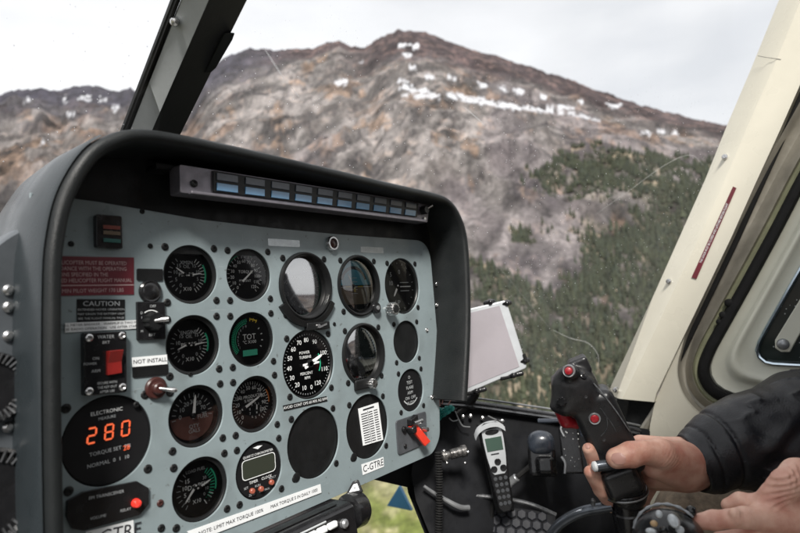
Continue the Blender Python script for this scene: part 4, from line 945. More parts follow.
# ---- right hand pillar, frame and door (the cabin side)
UP=.80
frame=thing('door_frame','cream painted door pillar and door opening surround on the right of the windshield','door frame',UW(640,420,UP))
def S(px,py,du=0): return UW(px,py,UP+du)
ED=[(840,-142),(810,-72),(779,0),(751,69),(728,123),(705,180),(680,236),(656,290),(632,342),(611,386)]
RD=[(860,-142),(829,-72),(798,0),(770,69),(746,123),(722,180),(697,236),(671,290),(645,345),(622,393)]
WR=[(905,-142),(873,-60),(838,12),(803,78),(780,130),(757,180),(731,238),(706,290),(680,344),(656,394)]
mb=MB(); rows=[]
for (a,b,c_) in zip(ED,RD,WR):
    A1=S(*a,.055); 
    e0=S(a[0],a[1],.042); r=S(*b,0); r_a=r*.8+e0*.2; r2=S(b[0]+3,b[1],.0); w_=S(*c_,0); w2=S(c_[0]+1.0,c_[1],.006)
    rows.append([S(a[0]+4,a[1],.07),S(a[0]+.5,a[1],.050),e0,r_a+Vector((-.001,0,0)),r2,w_,w2,S(c_[0]+1.5,c_[1],.05)])
# rounded foot
mb.grid(rows); last=rows[-1]
foot=[S(609.5,390,.07),S(608,392,.050),S(609,395,.042),S(619,398.5,.004),S(622,399,.0),S(654,402,.0),S(655.5,401.5,.006),S(656.5,401,.05)]
mb.grid([last,foot]); ft2=[p+Vector((.03,0,.004)) for p in foot]; mb.grid([foot,ft2])
obj('pillar_cover',mb,M['cream'],frame,smooth=24)
for x,y in ((725,157),(669,281.5),(615.5,390)):
    a=S(x,y,.010); mb=MB(); mb.lathe(a+Vector((-.002,0,0)),(-1,0,0),[(.0050,-.012),(.0050,0),(.0042,.0016),(.0018,.0020),(.0015,.0008),(0,.0008)],n=18); obj('pillar_screw',mb,M['steel'],frame)
# crack line across the pillar near the top
mb=MB(); mb.tube([S(758,56,.022),S(766,57.5,.006),S(774,58.5,-.0003),S(781,59.5,-.0003)],.0004,n=5); obj('seam',mb,M['ink'],frame)
mb=MB(); q=[S(733,186.5,-.0012),S(736.5,188,-.0012),S(696.5,279,-.0012),S(691.5,277.5,-.0012)]; mb.prism(q,Vector((-.0006,0,0))); pr=obj('red_placard',mb,M['maroon'],frame,smooth=0,label='narrow maroon placard with white writing on the cream pillar')
mb=MB(); xd=(q[0]-q[3]).normalized(); text_mesh(mb,'THIS DOOR MUST BE CLOSED AND LATCHED BEFORE FLIGHT',.0049,(q[0]+q[1]+q[2]+q[3])/4+Vector((-.0012,0,0)),xd,Vector((-1,0,0)).cross(xd)*-1*-1,sx=.8)
obj('writing',mb,M['label'],pr,smooth=0,fix=False)
# window end frame: swept door surround. path of the rubber seal on the cabin side
SEAL=[(905,-5),(868,60),(829,130),(800,182),(775,230),(745,285),(722,326),(709,350),(703,368),(706,382),(716,393),(735,401),(765,408),(800,414),(860,424),(940,440)]
SP=[(p.x,p.y) for p in catmull([(a,b,0) for a,b in SEAL],6)]
def WS(i,o):
    y=SP[i][1]; k=1-.45*max(0,min(1,(y-290)/70)); return 10+(o-10)*k if o>10 else o
def sweep(offs,name,mt,parent,sm_=50,path=SP,label=None):
    # offs: list of (px outward offset, du)
    rows=[]
    for i,p in enumerate(path):
        a=path[max(i-1,0)];b=path[min(i+1,len(path)-1)]; dx,dy=b[0]-a[0],b[1]-a[1]; L_=math.hypot(dx,dy); nx_,ny_=-dy/L_,dx/L_   # towards lower left = outward
        rows.append([S(p[0]+nx_*WS(i,o)*SG,p[1]+ny_*WS(i,o)*SG,du) for o,du in offs])
    mb=MB(); mb.grid(rows); return obj(name,mb,M[mt] if isinstance(mt,str) else mt,parent,smooth=sm_,label=label)
SG=1
a,b=SP[20],SP[21]
_t=(b[0]-a[0],b[1]-a[1]); SG=1 if (-_t[1]*-1+_t[0]*1)>1e9 else 1
# outward must point to lower-left: check sign
nx_,ny_=-_t[1],_t[0]
if nx_*-1+ny_*1<0: SG=-1
sweep([(4.5,.030),(8,.026),(10,.030)],'sealant_line','yellowish',frame)
sweep([(10,.031),(12,.022),(15,.026),(19,.036),(24,.042),(29,.040),(33,.032),(36,.018),(39,.012)],'door_channel','jamb',frame)
# cream surround below and left of the channel, down to the sill
out39=[]
for i,p in enumerate(SP):
    a=SP[max(i-1,0)];b=SP[min(i+1,len(SP)-1)]; dx,dy=b[0]-a[0],b[1]-a[1]; L_=math.hypot(dx,dy)
    k_=WS(i,39)-.5; out39.append((p[0]-dy/L_*SG*k_,p[1]+dx/L_*SG*k_))
o2=[q for i,q in enumerate(out39) if i>=34]
mb=MB(); mb.prism([S(a,b,.0125) for a,b in o2]+[S(a,b,.0125) for a,b in ((960,600),(645,600),(646,470),(650,425),(655,402))],Vector((.012,0,0))); obj('lower_surround',mb,M['cream'],frame,smooth=30)
mb=MB(); mb.tube([S(668,392,.030),S(655,414,.034),S(640,437,.036),(S(625,460,.036))],.010,n=10); obj('corner_tube',mb,M['jamb'],frame)
mb=MB(); mb.tube([S(x+6.5,y,.03) for x,y in WR],.0045,n=8); obj('dark_gap_seal',mb,M['rubber'],frame)
mb=MB(); mb.prism([S(a,b,.06) for a,b in ((1010,-140),(905,-142),(803,78),(700,300),(660,390),(720,420),(780,330),(900,90))],Vector((.004,0,0))); obj('backing_panel',mb,M['jamb'],frame,smooth=0)
# black gusset under pillar foot
mb=MB(); mb.prism([S(612,392,.03),S(656,400,.03),S(652,414,.03),S(640,432,.03),S(622,432,.03),S(616,410,.03)],Vector((.015,0,0))); obj('black_gusset',mb,M['black'],frame)
mb=MB(); mb.prism([S(609,396,.028),S(617,399,.028),S(613,414,.028),S(605,410,.028)],Vector((.004,0,0))); obj('grey_bracket',mb,M['alu'],frame,bevel=.0008)
# door
door=thing('door','cream painted cabin door with black rubber seal and a dark specked window','door',S(720,400,.05))
rows=[];
sweep([(-7,.034),(-6.5,.022),(-4,.016),(1,.015),(4,.019),(5.5,.028),(5.5,.036)],'rubber_seal','rubber',door)
# small ragged bites of torn rubber
mb=MB()
for x,y,r in ((729,303,.0075),(723,315,.0065),(719,322,.005)): mb.sphere(S(x,y,.020),r,12,8,(.5,1,1))
obj('torn_rubber',mb,M['rubber'],door)
# door skin between seal and window with real opening
WIN=[(905,110),(862,170),(829,222),(800,270),(777,310),(762,337),(757,350),(760,358),(768,363),(785,364.5),(820,366),(870,368),(930,370)]
WP=[(p.x,p.y) for p in catmull([(a,b,0) for a,b in WIN],6)]
def resample(path,n):
    P_=[Vector((a,b)) for a,b in path]; d=[0]
    for i in range(1,len(P_)): d.append(d[-1]+(P_[i]-P_[i-1]).length)
    out=[]
    for k in range(n):
        t=d[-1]*k/(n-1); j=max(i for i in range(len(d)) if d[i]<=t+1e-9); j=min(j,len(P_)-2)
        f=(t-d[j])/max(d[j+1]-d[j],1e-9); q=P_[j]*(1-f)+P_[j+1]*f; out.append((q.x,q.y))
    return out
inner=[]
for i,p in enumerate(SP):
    a=SP[max(i-1,0)];b=SP[min(i+1,len(SP)-1)]; dx,dy=b[0]-a[0],b[1]-a[1]; L_=math.hypot(dx,dy); inner.append((p[0]+dy/L_*5*SG,p[1]-dx/L_*5*SG))
A_=resample(inner,70);B_=resample(WP,70)
mb=MB(); rows=[]
for a,b in zip(A_,B_):
    r=[]
    for t,du in ((0,.034),(.06,.028),(.12,.030),(.30,.031),(.36,.029),(.41,.0225),(.47,.018),(.53,.0175),(.60,.021),(.70,.025),(.9,.026),(1,.026)):
        r.append(S(a[0]*(1-t)+b[0]*t,a[1]*(1-t)+b[1]*t,du))
    rows.append(r)
mb.grid(rows); obj('door_skin',mb,M['creamd'],door,smooth=60)
M['chrome']=mat('bright_window_trim',(.62,.72,.80),.18,metal=1,nscale=60,namt=.1)
mb=MB(); mb.tube([S(a,b,.022) for a,b in resample(WP,60)],.0035,n=8); obj('window_trim',mb,M['chrome'],door)
M['tint']=bpy.data.materials.new('dark_tinted_specked_glass'); M['tint'].use_nodes=True; b=M['tint'].node_tree.nodes['Principled BSDF']; nt=M['tint'].node_tree
b.inputs['Base Color'].default_value=(.020,.028,.025,1); b.inputs['Roughness'].default_value=.08
tc=nt.nodes.new('ShaderNodeTexCoord'); v=nt.nodes.new('ShaderNodeTexVoronoi'); v.inputs['Scale'].default_value=120; nt.links.new(tc.outputs['Object'],v.inputs[0])
sp=nt.nodes.new('ShaderNodeSeparateColor'); nt.links.new(v.outputs['Color'],sp.inputs[0])
lt=nt.nodes.new('ShaderNodeMath'); lt.operation='LESS_THAN'; nt.links.new(v.outputs['Distance'],lt.inputs[0]); lt.inputs[1].default_value=.12
g2=nt.nodes.new('ShaderNodeMath'); g2.operation='GREATER_THAN'; nt.links.new(sp.outputs[0],g2.inputs[0]); g2.inputs[1].default_value=.72
mu=nt.nodes.new('ShaderNodeMath'); mu.operation='MULTIPLY'; nt.links.new(lt.outputs[0],mu.inputs[0]); nt.links.new(g2.outputs[0],mu.inputs[1])
mc=nt.nodes.new('ShaderNodeMixRGB'); mc.inputs[1].default_value=(.020,.028,.025,1); mc.inputs[2].default_value=(.45,.48,.48,1); nt.links.new(mu.outputs[0],mc.inputs[0]); nt.links.new(mc.outputs[0],b.inputs['Base Color'])
mb=MB(); pp=[S(a,b_,.030) for a,b_ in resample(WP,40)]; mb.prism(pp,Vector((.003,0,0))); obj('window_glass',mb,M['tint'],door,smooth=0)
# strap bracket across the window with a bolt
mb=MB(); L_=[S(781,352,.012),S(775,348,.012),S(775,340,.012),S(802,296,.012),(S(830,250,.012)),(S(846,256,.012)),(S(812,312,.012)),(S(790,352,.012))]; mb.prism(L_,Vector((.006,0,0))); stp=obj('strap_bracket',mb,M['creamd'],door,bevel=.0015)
a=S(783,344,.011); mb=MB(); mb.lathe(a,(-1,0,0),[(.0090,-.002),(.0090,.003),(.0075,.0055),(.004,.0075),(0,.008)],n=24); obj('bolt',mb,M['alu'],stp)
# ---- cabin shell behind and above: roof, rear wall, side walls (unseen, added to shade the panel)
M['liner_black']=mat('matt_black_liner',(.007,.0075,.009),.6,spec=.2,nscale=12,namt=.5,bump=.4,bscale=120,rvar=.2)
M['liner']=mat('grey_cabin_liner',(.20,.20,.19),.8,nscale=10,namt=.15)
shell=thing('cabin_shell','grey lined cabin roof and rear wall out of view, shading the panel','cabin',W(.13,-.6,1.0))
mb=MB(); mb.box(W(-.75,.66,.80),W(1.7,0,0),W(0,0,.80),W(0,.02,0)); obj('roof',mb,M['liner'],shell,bevel=.005)
mb=MB(); mb.box(W(-.75,-.7,1.6),W(1.7,0,0),W(0,1.37,0),W(0,0,.02)); obj('rear_wall',mb,M['liner'],shell)
mb=MB(); mb.box(W(-.75,-.7,-.45),W(.02,0,0),W(0,.42,0),W(0,0,2.05)); obj('left_side_wall',mb,M['liner'],shell)
mb=MB(); mb.box(W(.88,-.7,.30),W(.02,0,0),W(0,.45,0),W(0,0,1.3)); obj('right_side_wall',mb,M['liner'],shell)
mb=MB(); mb.box(W(.88,-.3,.62),W(.02,0,0),W(0,.96,0),W(0,0,.07)); obj('door_post',mb,M['liner'],shell)
mb=MB(); mb.box(W(-.75,-.72,-.5),W(1.30,0,0),W(0,.02,0),W(0,0,.62)); mb.box(W(-.75,-.70,-.5),W(1.25,0,0),W(0,.42,0),W(0,0,.02)); obj('nose_belly',mb,M['liner_black'],shell)  # unseen belly plate added to block green ground light under the hood
mb=MB(); mb.box(W(-.75,-.72,.12),W(1.65,0,0),W(0,.02,0),W(0,0,1.5)); obj('cabin_floor',mb,M['liner'],shell)
# ---- nose structure below the windshield, with a real chin window opening
nose=thing('nose_structure','black lower nose structure with a windshield rail and small fittings below the windshield','nose structure',U(560,470,.98))
def nd(px,py): return .93+(px-440)/200*.13-(py-405)/130*.10
mb=MB(); rows=[]
for j in range(9):
    r=[]
    for i in range(15):
        s=i/14;t=j/8
        x0=436+(444-436)*t; 
        xl=[436,438,441,420][0]+0*t
        # left boundary follows the chin window edge
        xl=410+(t-.43)*83 if t>.43 else 420-10*t/.43
        x=xl+(650-xl)*s; ytop=403+ (x-440)*.125; y=ytop+(600-ytop)*t
        r.append(U(x,y,nd(x,y)+.006*math.sin(x*.2)*math.sin(y*.13)))
    rows.append(r)
mb.grid(rows); mb.grid([[p+W(.02,-.0,-.03) for p in r] for r in rows])
M['liner_black']=mat('matt_black_liner',(.007,.0075,.009),.6,spec=.2,nscale=12,namt=.5,bump=.4,bscale=120,rvar=.2)
nb=obj('bulkhead',mb,M['liner_black'],nose,smooth=60)
mb=MB(); mb.prism([U(300,440,.86),U(445,395,.92),U(440,470,.9),U(414,489,.885),U(361,477,.86),U(330,475,.85),U(300,480,.84)],W(.02,0,-.03)); obj('upper_frame',mb,M['liner_black'],nose,smooth=0,bevel=.002)
def pts(lst,d): return [U(x,y,d if not callable(d) else d(x,y)) for x,y in lst]
railp=[(430,401),(470,404),(520,411),(560,417),(600,424),(640,432)]
mb=MB(); mb.tube(catmull(pts(railp,lambda x,y:nd(x,y)-.012),4),.0045,n=10); obj('rail_edge',mb,M['gloss'],nose)
mb=MB(); mb.grid([catmull(pts([(x,y-4) for x,y in railp],lambda x,y:nd(x,y)-.004),4),catmull(pts([(x,y+2.5) for x,y in railp],lambda x,y:nd(x,y)-.022),4),catmull(pts([(x,y+5) for x,y in railp],lambda x,y:nd(x,y)-.010),4)])
M['worn']=mat('worn_black_edge',(.05,.052,.055),.3,metal=.3,nscale=45,namt=.9,rvar=.15); obj('windshield_rail',mb,M['worn'],nose,smooth=60)
mb=MB(); mb.tube(catmull(pts([(x,y-6.5) for x,y in railp],lambda x,y:nd(x,y)+.0),4),.0018,n=6); obj('glass_bead',mb,M['alu'],nose)
for x,y in ((463,416.5),(470.5,416),(482.5,418),(502,421)):
    a=U(x,y,nd(x,y)-.012); mb=MB(); mb.lathe(a,(CAMW-a),[(.0032,0),(.0028,.003),(0,.004)],n=14); obj('rivet',mb,M['steel'],nose)
for q_,r_ in (([(455,411),(459,420),(463,426),(470,427)],.0011),([(449,418),(453,421),(458,420)],.001),([(488,416),(497,420),(504,421)],.0012)):
    mb=MB(); mb.tube(catmull(pts(q_,lambda x,y:nd(x,y)-.02),5),r_,n=6); obj('wire',mb,M['alu'],nose)
# right hand rigid bracket box with worn glints (next to the speaker unit)
def facing(px,py,d): # frame at a point facing the camera
    c=U(px,py,d); z=(CAMW-c).normalized(); x=Vector((0,0,1)).cross(z).normalized(); y=z.cross(x); return c,x,y,z
# ---- speaker like rounded unit on bracket
un=thing('headset_speaker','black rounded speaker-like unit with a bluish sheen on a worn black bracket','speaker unit',U(545,470,.88))
c,x,y,z=facing(543,445,.88); rotm=np.array([x,y,z]).T
c=c-x*.003; bl=Blob(.008); bl.rbox(np.array(c+y*.002),(.020,.017,.020),rotm,.013); bl.ell(np.array(c+y*.006+z*.006),(.018,.016,.016),rot=rotm)
lb=Blob(.006); lb.rbox(np.array(c-y*.024-z*.004),(.021,.022,.018),rotm,.006); lb.rbox(np.array(c-y*.030+x*.004+z*.010),(.012,.012,.010),rotm,.005); blobobj('lower_housing',lb.ev,np.array(c)-.075,np.array(c)+.05,.0022,M['gloss'],un)
lo=np.array(c)-.07; hi=np.array(c)+.07
M['bluesheen']=mat('blue_sheen_black_plastic',(.028,.034,.045),.28,nscale=40,namt=.3,rvar=.1,bump=.05,bscale=500,coat=.3)  # bluish sheen put into the base colour of the upper housing
blobobj('housing',bl.ev,lo,hi,.0022,M['bluesheen'],un)
c2,x,y,z=facing(570,443,.89); mb=MB()
L_=[(-.014,-.045),(-.016,.02),(-.010,.032),(.006,.034),(.014,.026),(.018,-.045)]; mb.prism([c2+x*a+y*b for a,b in L_],z*.012); obj('bracket',mb,M['gloss'],un,bevel=.003)
mb=MB(); mb.tube(catmull([c2+x*-.046+y*.034+z*.012,c2+x*-.02+y*.034+z*.016,c2+x*.006+y*.036+z*.018,c2+x*.016+y*.030+z*.018,c2+x*.020+y*.01+z*.016],5),.0035,n=10); obj('cable_guard',mb,M['bluesheen'],un)
mb=MB(); mb.tube(catmull([c2+x*-.008+y*.01+z*.016,c2+x*-.012+y*.022+z*.016,c2+x*-.004+y*.028+z*.016,c2+x*.006+y*.026+z*.016],5),.0018,n=8); mb.tube(catmull([c2+x*-.012+y*-.045+z*.013,c2+x*-.010+y*-.03+z*.013,c2+x*-.015+y*-.020+z*.013],4),.0022,n=8); obj('worn_wire',mb,M['alu'],un)
rg=random.Random(5)
mb=MB()
for k in range(16):
    p=c2+x*rg.uniform(-.010,.014)+y*rg.uniform(-.035,.02)+z*.0122; mb.sphere(p,rg.uniform(.0007,.0016),8,6)
obj('glint_dots',mb,M['steel'],un)  # bright dots stand in for glints scattered over the bracket
# ---- round grey connector stub
cn=thing('cable_connector','short grey barrel connector on a black cable beside the satellite phone','connector',U(515,482,.86))
mb=MB(); a=U(504,487,.865);b_=U(517,477,.855); d_=(b_-a); mb.lathe(a,d_,[(.006,0),(.007,.002),(.007,d_.length*.45),(.0062,d_.length*.5),(.0062,d_.length*.95),(.005,d_.length)],n=20); obj('barrel',mb,M['alu'],cn)
mb=MB(); mb.tube(catmull([b_,U(523,472,.86),U(528,468,.87),U(534,462,.88)],4),.004,n=8); mb.tube(catmull([a,U(500,492,.87),U(493,505,.88),U(490,530,.88)],4),.0035,n=8); obj('cable',mb,M['rubber'],cn)
# ---- hexagon patterned pad
pad=thing('hexagon_mat','black rubber pad with a raised hexagon pattern low in the nose','mat',U(520,515,.88))
fa=U(478,503,.90);fb=U(556,512,.86);fc=U(470,560,.86); ex=(fb-fa).normalized(); ey=(fc-fa); ey=(ey-ex*ey.dot(ex)).normalized(); ez=ex.cross(ey); 
if ez.dot(CAMW-fa)<0: ez=-ez
mb=MB(); mb.box(fa-ez*.004,ex*(fb-fa).length,ey*.10,ez*.004); obj('base_sheet',mb,M['liner_black'],pad,bevel=.002)
mb=MB(); hx=.0088; M['hexm']=mat('hexagon_rubber',(.010,.011,.016),.6,nscale=60,namt=.3,bump=.2)
for i in range(9):
    for j in range(7):
        cx_=.008+i*hx*1.75+(j%2)*hx*.875; cy_=.009+j*hx*1.52
        if cx_<(fb-fa).length-.006: mb.lathe(fa+ex*cx_+ey*cy_,ez,[(hx*.93,0),(hx*.90,.002),(hx*.72,.003),(0,.0032)],n=6,xdir=ex.cross(ez)*1.0)
obj('hexagons',mb,M['hexm'],pad,smooth=20)
mb=MB(); mb.tube(catmull([U(470,495,.89),U(500,498,.885),U(530,504,.87),(U(556,515,.86))],5),.0035,n=8); obj('edge_roll',mb,M['worn'],pad)
# ---- fitting, coiled hose, curved silver tube
hs=thing('breather_hose','black coiled hose hanging from a worn silver fitting','hose',U(440,470,.84))
mb=MB(); pp=[]
nlo=42
for i in range(nlo*8):
    t=i/(nlo*8-1); a_=2*PI*i/8*1.0; 
    y_=452+t*110; c=U(438.5+1.0*math.sin(t*4),y_,.825-.02*t); pp.append(c)
rs_=[.0044+.0013*math.sin(2*PI*i/8*1.0) for i in range(nlo*8)]
mb.tube(pp,rs_,n=10); obj('ribbed_hose',mb,M['rubber'],hs,smooth=80)
mb=MB(); a=U(441,457,.84);b_=U(467,450,.85); d_=(b_-a); Ln=d_.length; mb.lathe(a,d_,[(.0052,0),(.0085,.002),(.0085,.008),(.006,.009),(.0055,.014),(.0075,.015),(.0075,Ln*.75),(.0088,Ln*.78),(.0088,Ln*.95),(.006,Ln)],n=20)
M['wornsilver']=mat('worn_silver_fitting',(.16,.155,.15),.3,metal=.8,nscale=160,namt=.9,rvar=.15,bump=.3,bscale=400); obj('fitting',mb,M['wornsilver'],hs)
mb=MB()
for x_,y_ in ((444,451),(447,463),(465,463),(468,452)): mb.sphere(U(x_,y_,.838),.0026,10,8)
obj('nuts',mb,M['steel'],hs)
tb=thing('bent_tube','short bent bright metal tube in the dark footwell','tube',U(455,505,.85))
mb=MB(); mb.tube(catmull(pts([(424,486),(434,493),(446,500),(455,505),(462,507.5),(469,507.5)],lambda x,y:nd(x,y)-.02),5),[.0022+.0018*min(1,i/14) for i in range(26)],n=10); obj('tube',mb,M['alu'],tb)
# teal rag tucked behind the panel edge
rg_=thing('teal_bag','crumpled teal plastic bag tucked at the right edge of the instrument panel','bag',U(446,412,.87))
rows=[]; rr_=random.Random(3)
poly=[((437,409),(453,405.5)),((437,413),(454,409)),((436.5,417),(450,413)),((436,422),(440,419))]
for k in range(13):
    t=k/12*3; i=min(int(t),2); f=t-i
    l=Vector(poly[i][0])*(1-f)+Vector(poly[i+1][0])*f; r=Vector(poly[i][1])*(1-f)+Vector(poly[i+1][1])*f
    rows.append([U(l.x*(1-s/10)+r.x*s/10,l.y*(1-s/10)+r.y*s/10,.872+rr_.uniform(-.004,.004)) for s in range(11)])
mb=MB(); mb.grid(rows); M['teal']=mat('teal_plastic_film',(.08,.42,.38),.25,nscale=90,namt=.35); bg_=obj('film',mb,M['teal'],rg_,smooth=20); sf=bg_.modifiers.new('t','SOLIDIFY'); sf.thickness=.002
M['pinkwire']=mat('pinkish_wire',(.45,.25,.22),.4)
for q_ in ([(442,404),(444,393)],[(448,405),(455,393)],[(440,406),(439,396)]):
    mb=MB(); mb.tube(pts(q_,.865),.0009,n=6); obj('wire',mb,M['pinkwire'],rg_)

# ---- satellite phone
ph_=thing('satellite_phone','silver and black mobile phone with grey-green screen standing in a cradle','phone',U(492,505,.86))
A0=U(480.5,430,.86);A1=U(500,426.5,.86);A2=U(493,470,.855); ex=(A1-A0).normalized(); ey=(A2-(A0+A1)/2); ey=(ey-ex*ey.dot(ex)).normalized(); ez=ex.cross(ey)
if ez.dot(CAMW-A0)<0: ez=-ez
o=(A0+A1)/2; W_=(A1-A0).length; px_=.86/F_PX
def pq(a,b,h=0): return o+ex*a*px_+ey*b*px_+ez*h
bodyL=[(-11,-3),(-11.5,10),(-10.5,28),(-9,46),(-7.5,75),(-4,80),(4,80),(7.5,75),(9,46),(10.5,28),(11.5,10),(11,-3),(6,-7),(-6,-7)]
mb=MB(); mb.prism([pq(a,b) for a,b in bodyL],ez*.012); obj('phone_body',mb,M['gloss'],ph_,bevel=.0025)
M['silverp']=mat('silver_phone_plastic',(.45,.47,.49),.3,metal=.25,nscale=50,namt=.08)
sl=[(-10,-1),(-10.2,10),(-9.4,26),(-7.4,40),(-5,43),(5,43),(7.4,40),(9.4,26),(10.2,10),(10,-1)]
mb=MB(); mb.prism([pq(a,b,.012) for a,b in sl],ez*.0012); sf_=obj('silver_front',mb,M['silverp'],ph_,bevel=.0008)
M['lcdp']=mat('grey_green_lcd',(.045,.075,.06),.2,coat=.3)
mb=MB(); mb.prism([pq(a,b,.0134) for a,b in ((-8.2,7),(8.2,7),(8,20),(-8,20))],ez*.0008); obj('phone_screen',mb,M['lcdp'],sf_,smooth=0,bevel=.0004)
mb=MB(); mb.lathe(pq(0,2,.0133),ez,[(7*px_,0),(6.6*px_,.0008),(0,.001)],n=24,xdir=ex,sx=1); me_=mb; 
mb2=MB(); mb2.v=[tuple(pq(0,2,.0133)+(Vector(v_)-pq(0,2,.0133)).dot(ex)*ex+(Vector(v_)-pq(0,2,.0133)).dot(ey)*ey*.36+(Vector(v_)-pq(0,2,.0133)).dot(ez)*ez) for v_ in mb.v]; mb2.f=mb.f; obj('earpiece',mb2,M['gloss'],sf_)
for a,b in ((-4.6,37.5),(4.6,37.5),(.2,31)):
    mb=MB(); mb.lathe(pq(a,b,.0133),ez,[(3.3*px_,0),(3.1*px_,.0010),(0,.0013)],n=20); obj('key',mb,M['gloss'],sf_)
mb=MB(); mb.prism([pq(a,b,.0134) for a,b in ((-5,22.5),(3,22.5),(3,23.8),(-5,23.8))],ez*.0002); obj('brand_line',mb,M['ink'],sf_,smooth=0)
M['dimkey']=mat('dark_grey_key',(.05,.053,.058),.4,nscale=80,namt=.2)
for j in range(5):
    for i in range(3):
        a=(-5+5*i)*(1-.04*j); b=47+6*j; mb=MB(); mb.lathe(pq(a,b,.0118),ez,[(1.9*px_,0),(1.8*px_,.0012),(0,.0015)],n=12); obj('key',mb,M['dimkey'],ph_)
crv=catmull([pq(-17,3.0,.012),pq(-13,-4.0,.018),pq(-4,-8,.02),(pq(6,-7.5,.02)),(pq(13,-2,.018))],6)
rows=[[p,p+ey*.007,p+ey*.007-ez*.012,p-ez*.012] for p in crv]; mb=MB(); mb.grid(rows); obj('cradle_band',mb,M['silverp'],ph_,smooth=50)
mb=MB(); mb.prism([pq(a,b,-.002) for a,b in ((-12,-4),(12,-5),(9,84),(-9,84))],ez*-.02); obj('cradle',mb,M['black'],ph_,bevel=.003)
# ---- tablet on its mount
tbt=thing('tablet','silver framed tablet with a pale mauve screen in a black spring mount beside the hood','tablet',U(480,400,.90))
T0,T1,T2,T3=(U(430,318,.915),U(506,300,.90),U(527.5,368,.885),U(449,401,.90))
ex=(T1-T0).normalized(); ey=(T3-T0); ez=ex.cross(ey).normalized()
if ez.dot(CAMW-T0)<0: ez=-ez
T2=T2-ez*(T2-T0).dot(ez); T3=T3-ez*(T3-T0).dot(ez)
def tq(s,t,h=0): return (T0*(1-s)+T1*s)*(1-t)+(T3*(1-s)+T2*s)*t+ez*h
mb=MB(); mb.prism(outline3:=[tq(s,t,0) for s,t in ((.03,0),(.97,0),(.995,.01),(1,.04),(1,.96),(.99,.99),(.97,1),(.03,1),(0,.97),(0,.03))],ez*-.009); obj('tablet_frame',mb,M['silverp'],tbt,bevel=.0018)
M['tscreen']=mat('pale_mauve_screen',(.275,.255,.275),.16,nscale=9,namt=.10,coat=.5)
mb=MB(); mb.prism([tq(s,t,.0002) for s,t in ((.05,.055),(.90,.055),(.915,.94),(.05,.94))],ez*.0006); obj('tablet_screen',mb,M['tscreen'],tbt,smooth=0)
for (s,t,ds,dt) in ((.80,-.02,.06,.10),(1.0,.05,.05,.08),(1.0,.90,.05,.08),(.82,1.02,.16,.07),(.35,1.02,.16,.07)):
    bl=Blob(.003); c0=np.array(tq(s,t,-.004)); bl.cap(c0+np.array(ez)*-.012,c0+np.array(ez)*.004,.0065,.0045); bl.cap(c0-np.array(ex)*.010*(ds*12),c0+np.array(ex)*.008*(ds*10),.0045,.004)
    blobobj('mount_clip',bl.ev,c0-.04,c0+.04,.0016,M['gloss'],tbt)
mb=MB(); mb.tube([tq(.80,-.01,-.008),tq(1.0,.08,-.004)],.0022,n=8); mb.tube([tq(1.01,.80,.002),tq(1.012,.92,.002)],.0025,n=8); mb.tube([tq(.03,.93,.003),tq(.14,.99,.003)],.0022,n=8); obj('elastic_band',mb,M['rubber'],tbt)
mb=MB(); mb.tube(catmull([tq(.4,.6,-.01),tq(.4,.8,-.05),tq(.3,1.1,-.05),(U(455,415,.93))],5),.008,n=12); mb.box(tq(.2,.3,-.010),(tq(.7,.3,0)-tq(.2,.3,0)),(tq(.2,.8,0)-tq(.2,.3,0)),ez*-.012); obj('mount_arm',mb,M['black'],tbt,bevel=.001)
# ---- radio console below the panel
rc=thing('radio_console','black radio console box below the instrument panel with white buttons and a round knob','radio console',W(.05,-.40,.04))
q=[PL(x,y,.07) for x,y in ((228,540),(352,494.5),(372,497),(378,533))]
z1,z0=.085,-.03
def rp(u,v,w): return W(u,v,w)
u1=.172
mb=MB(); prof_=[(-.266,-.03),(-.2635,.022),(-.2645,.027),(-.268,.0305),(-.40,.048),(-.40,-.03)]
mb.prism([rp(u1,v,w) for v,w in prof_],W(-.40,0,0)); obj('console_body',mb,M['gloss'],rc,bevel=.003)
mb=MB(); mb.prism([rp(-.05,-.2630,.020),rp(.155,-.2630,.020),rp(.155,-.2640,.010),rp(-.05,-.2640,.010)],W(0,.001,0)); obj('edge_rib',mb,M['black'],rc,bevel=.0008)
mb=MB(); mb.lathe(rp(u1+.001,-.279,.016),(1,0,0),[(.013,0),(.020,.004),(.021,.018),(.019,.022),(.006,.023),(0,.023)],n=32); obj('round_knob',mb,M['gloss'],rc)
fr0=Vector((0,0,0)); fz=(rp(0,-.2680,.0305)-rp(0,-.40,.048)).normalized(); fn=XA.cross(fz).normalized()
if fn.dot(NA)<0: fn=-fn
def fp(u,t,h=0): return rp(u,-.268,.0305)-fz*t+fn*h
for i,(u_) in enumerate((.080,.095,.110,.125)):
    mb=MB(); mb.prism([fp(u_,.004,0),fp(u_+.013,.004,0),fp(u_+.013,.011,0),fp(u_,.011,0)],fn*.006); obj('white_button',mb,M['white'],rc,bevel=.002)
mb=MB(); mb.tube([fp(.08,.0015,.001),fp(.125,.0015,.001)],.001,n=6)
text_mesh(mb,'PULL TEST  VOL',.005,fp(.11,.018,.0005),XA,fz); obj('panel_writing',mb,M['dimwhite'],rc,smooth=0,fix=False)
for i in range(6):
    mb=MB(); c=fp(.02+.022*i,.044,0); ribbed(mb,c,fn,.007,.010,12); obj('small_knob',mb,M['gloss'],rc,smooth=40)
c=fp(.150,.012,0); mb=MB(); mb.lathe(c,fn,[(.005,0),(.005,.004),(.003,.006),(0,.006)],n=18); obj('lock_button',mb,M['alu'],rc)
mb=MB(); q0=U(337,487,.66)
c,x,y,z=facing(354,489,.665); mb.prism([c+x*a*.00118+y*b*.00118 for a,b in ((-9,-5),(9,-3.5),(5,8.5),(-1,7))],z*.003); bt=obj('tag_plate',mb,M['gloss'],rc,bevel=.001)
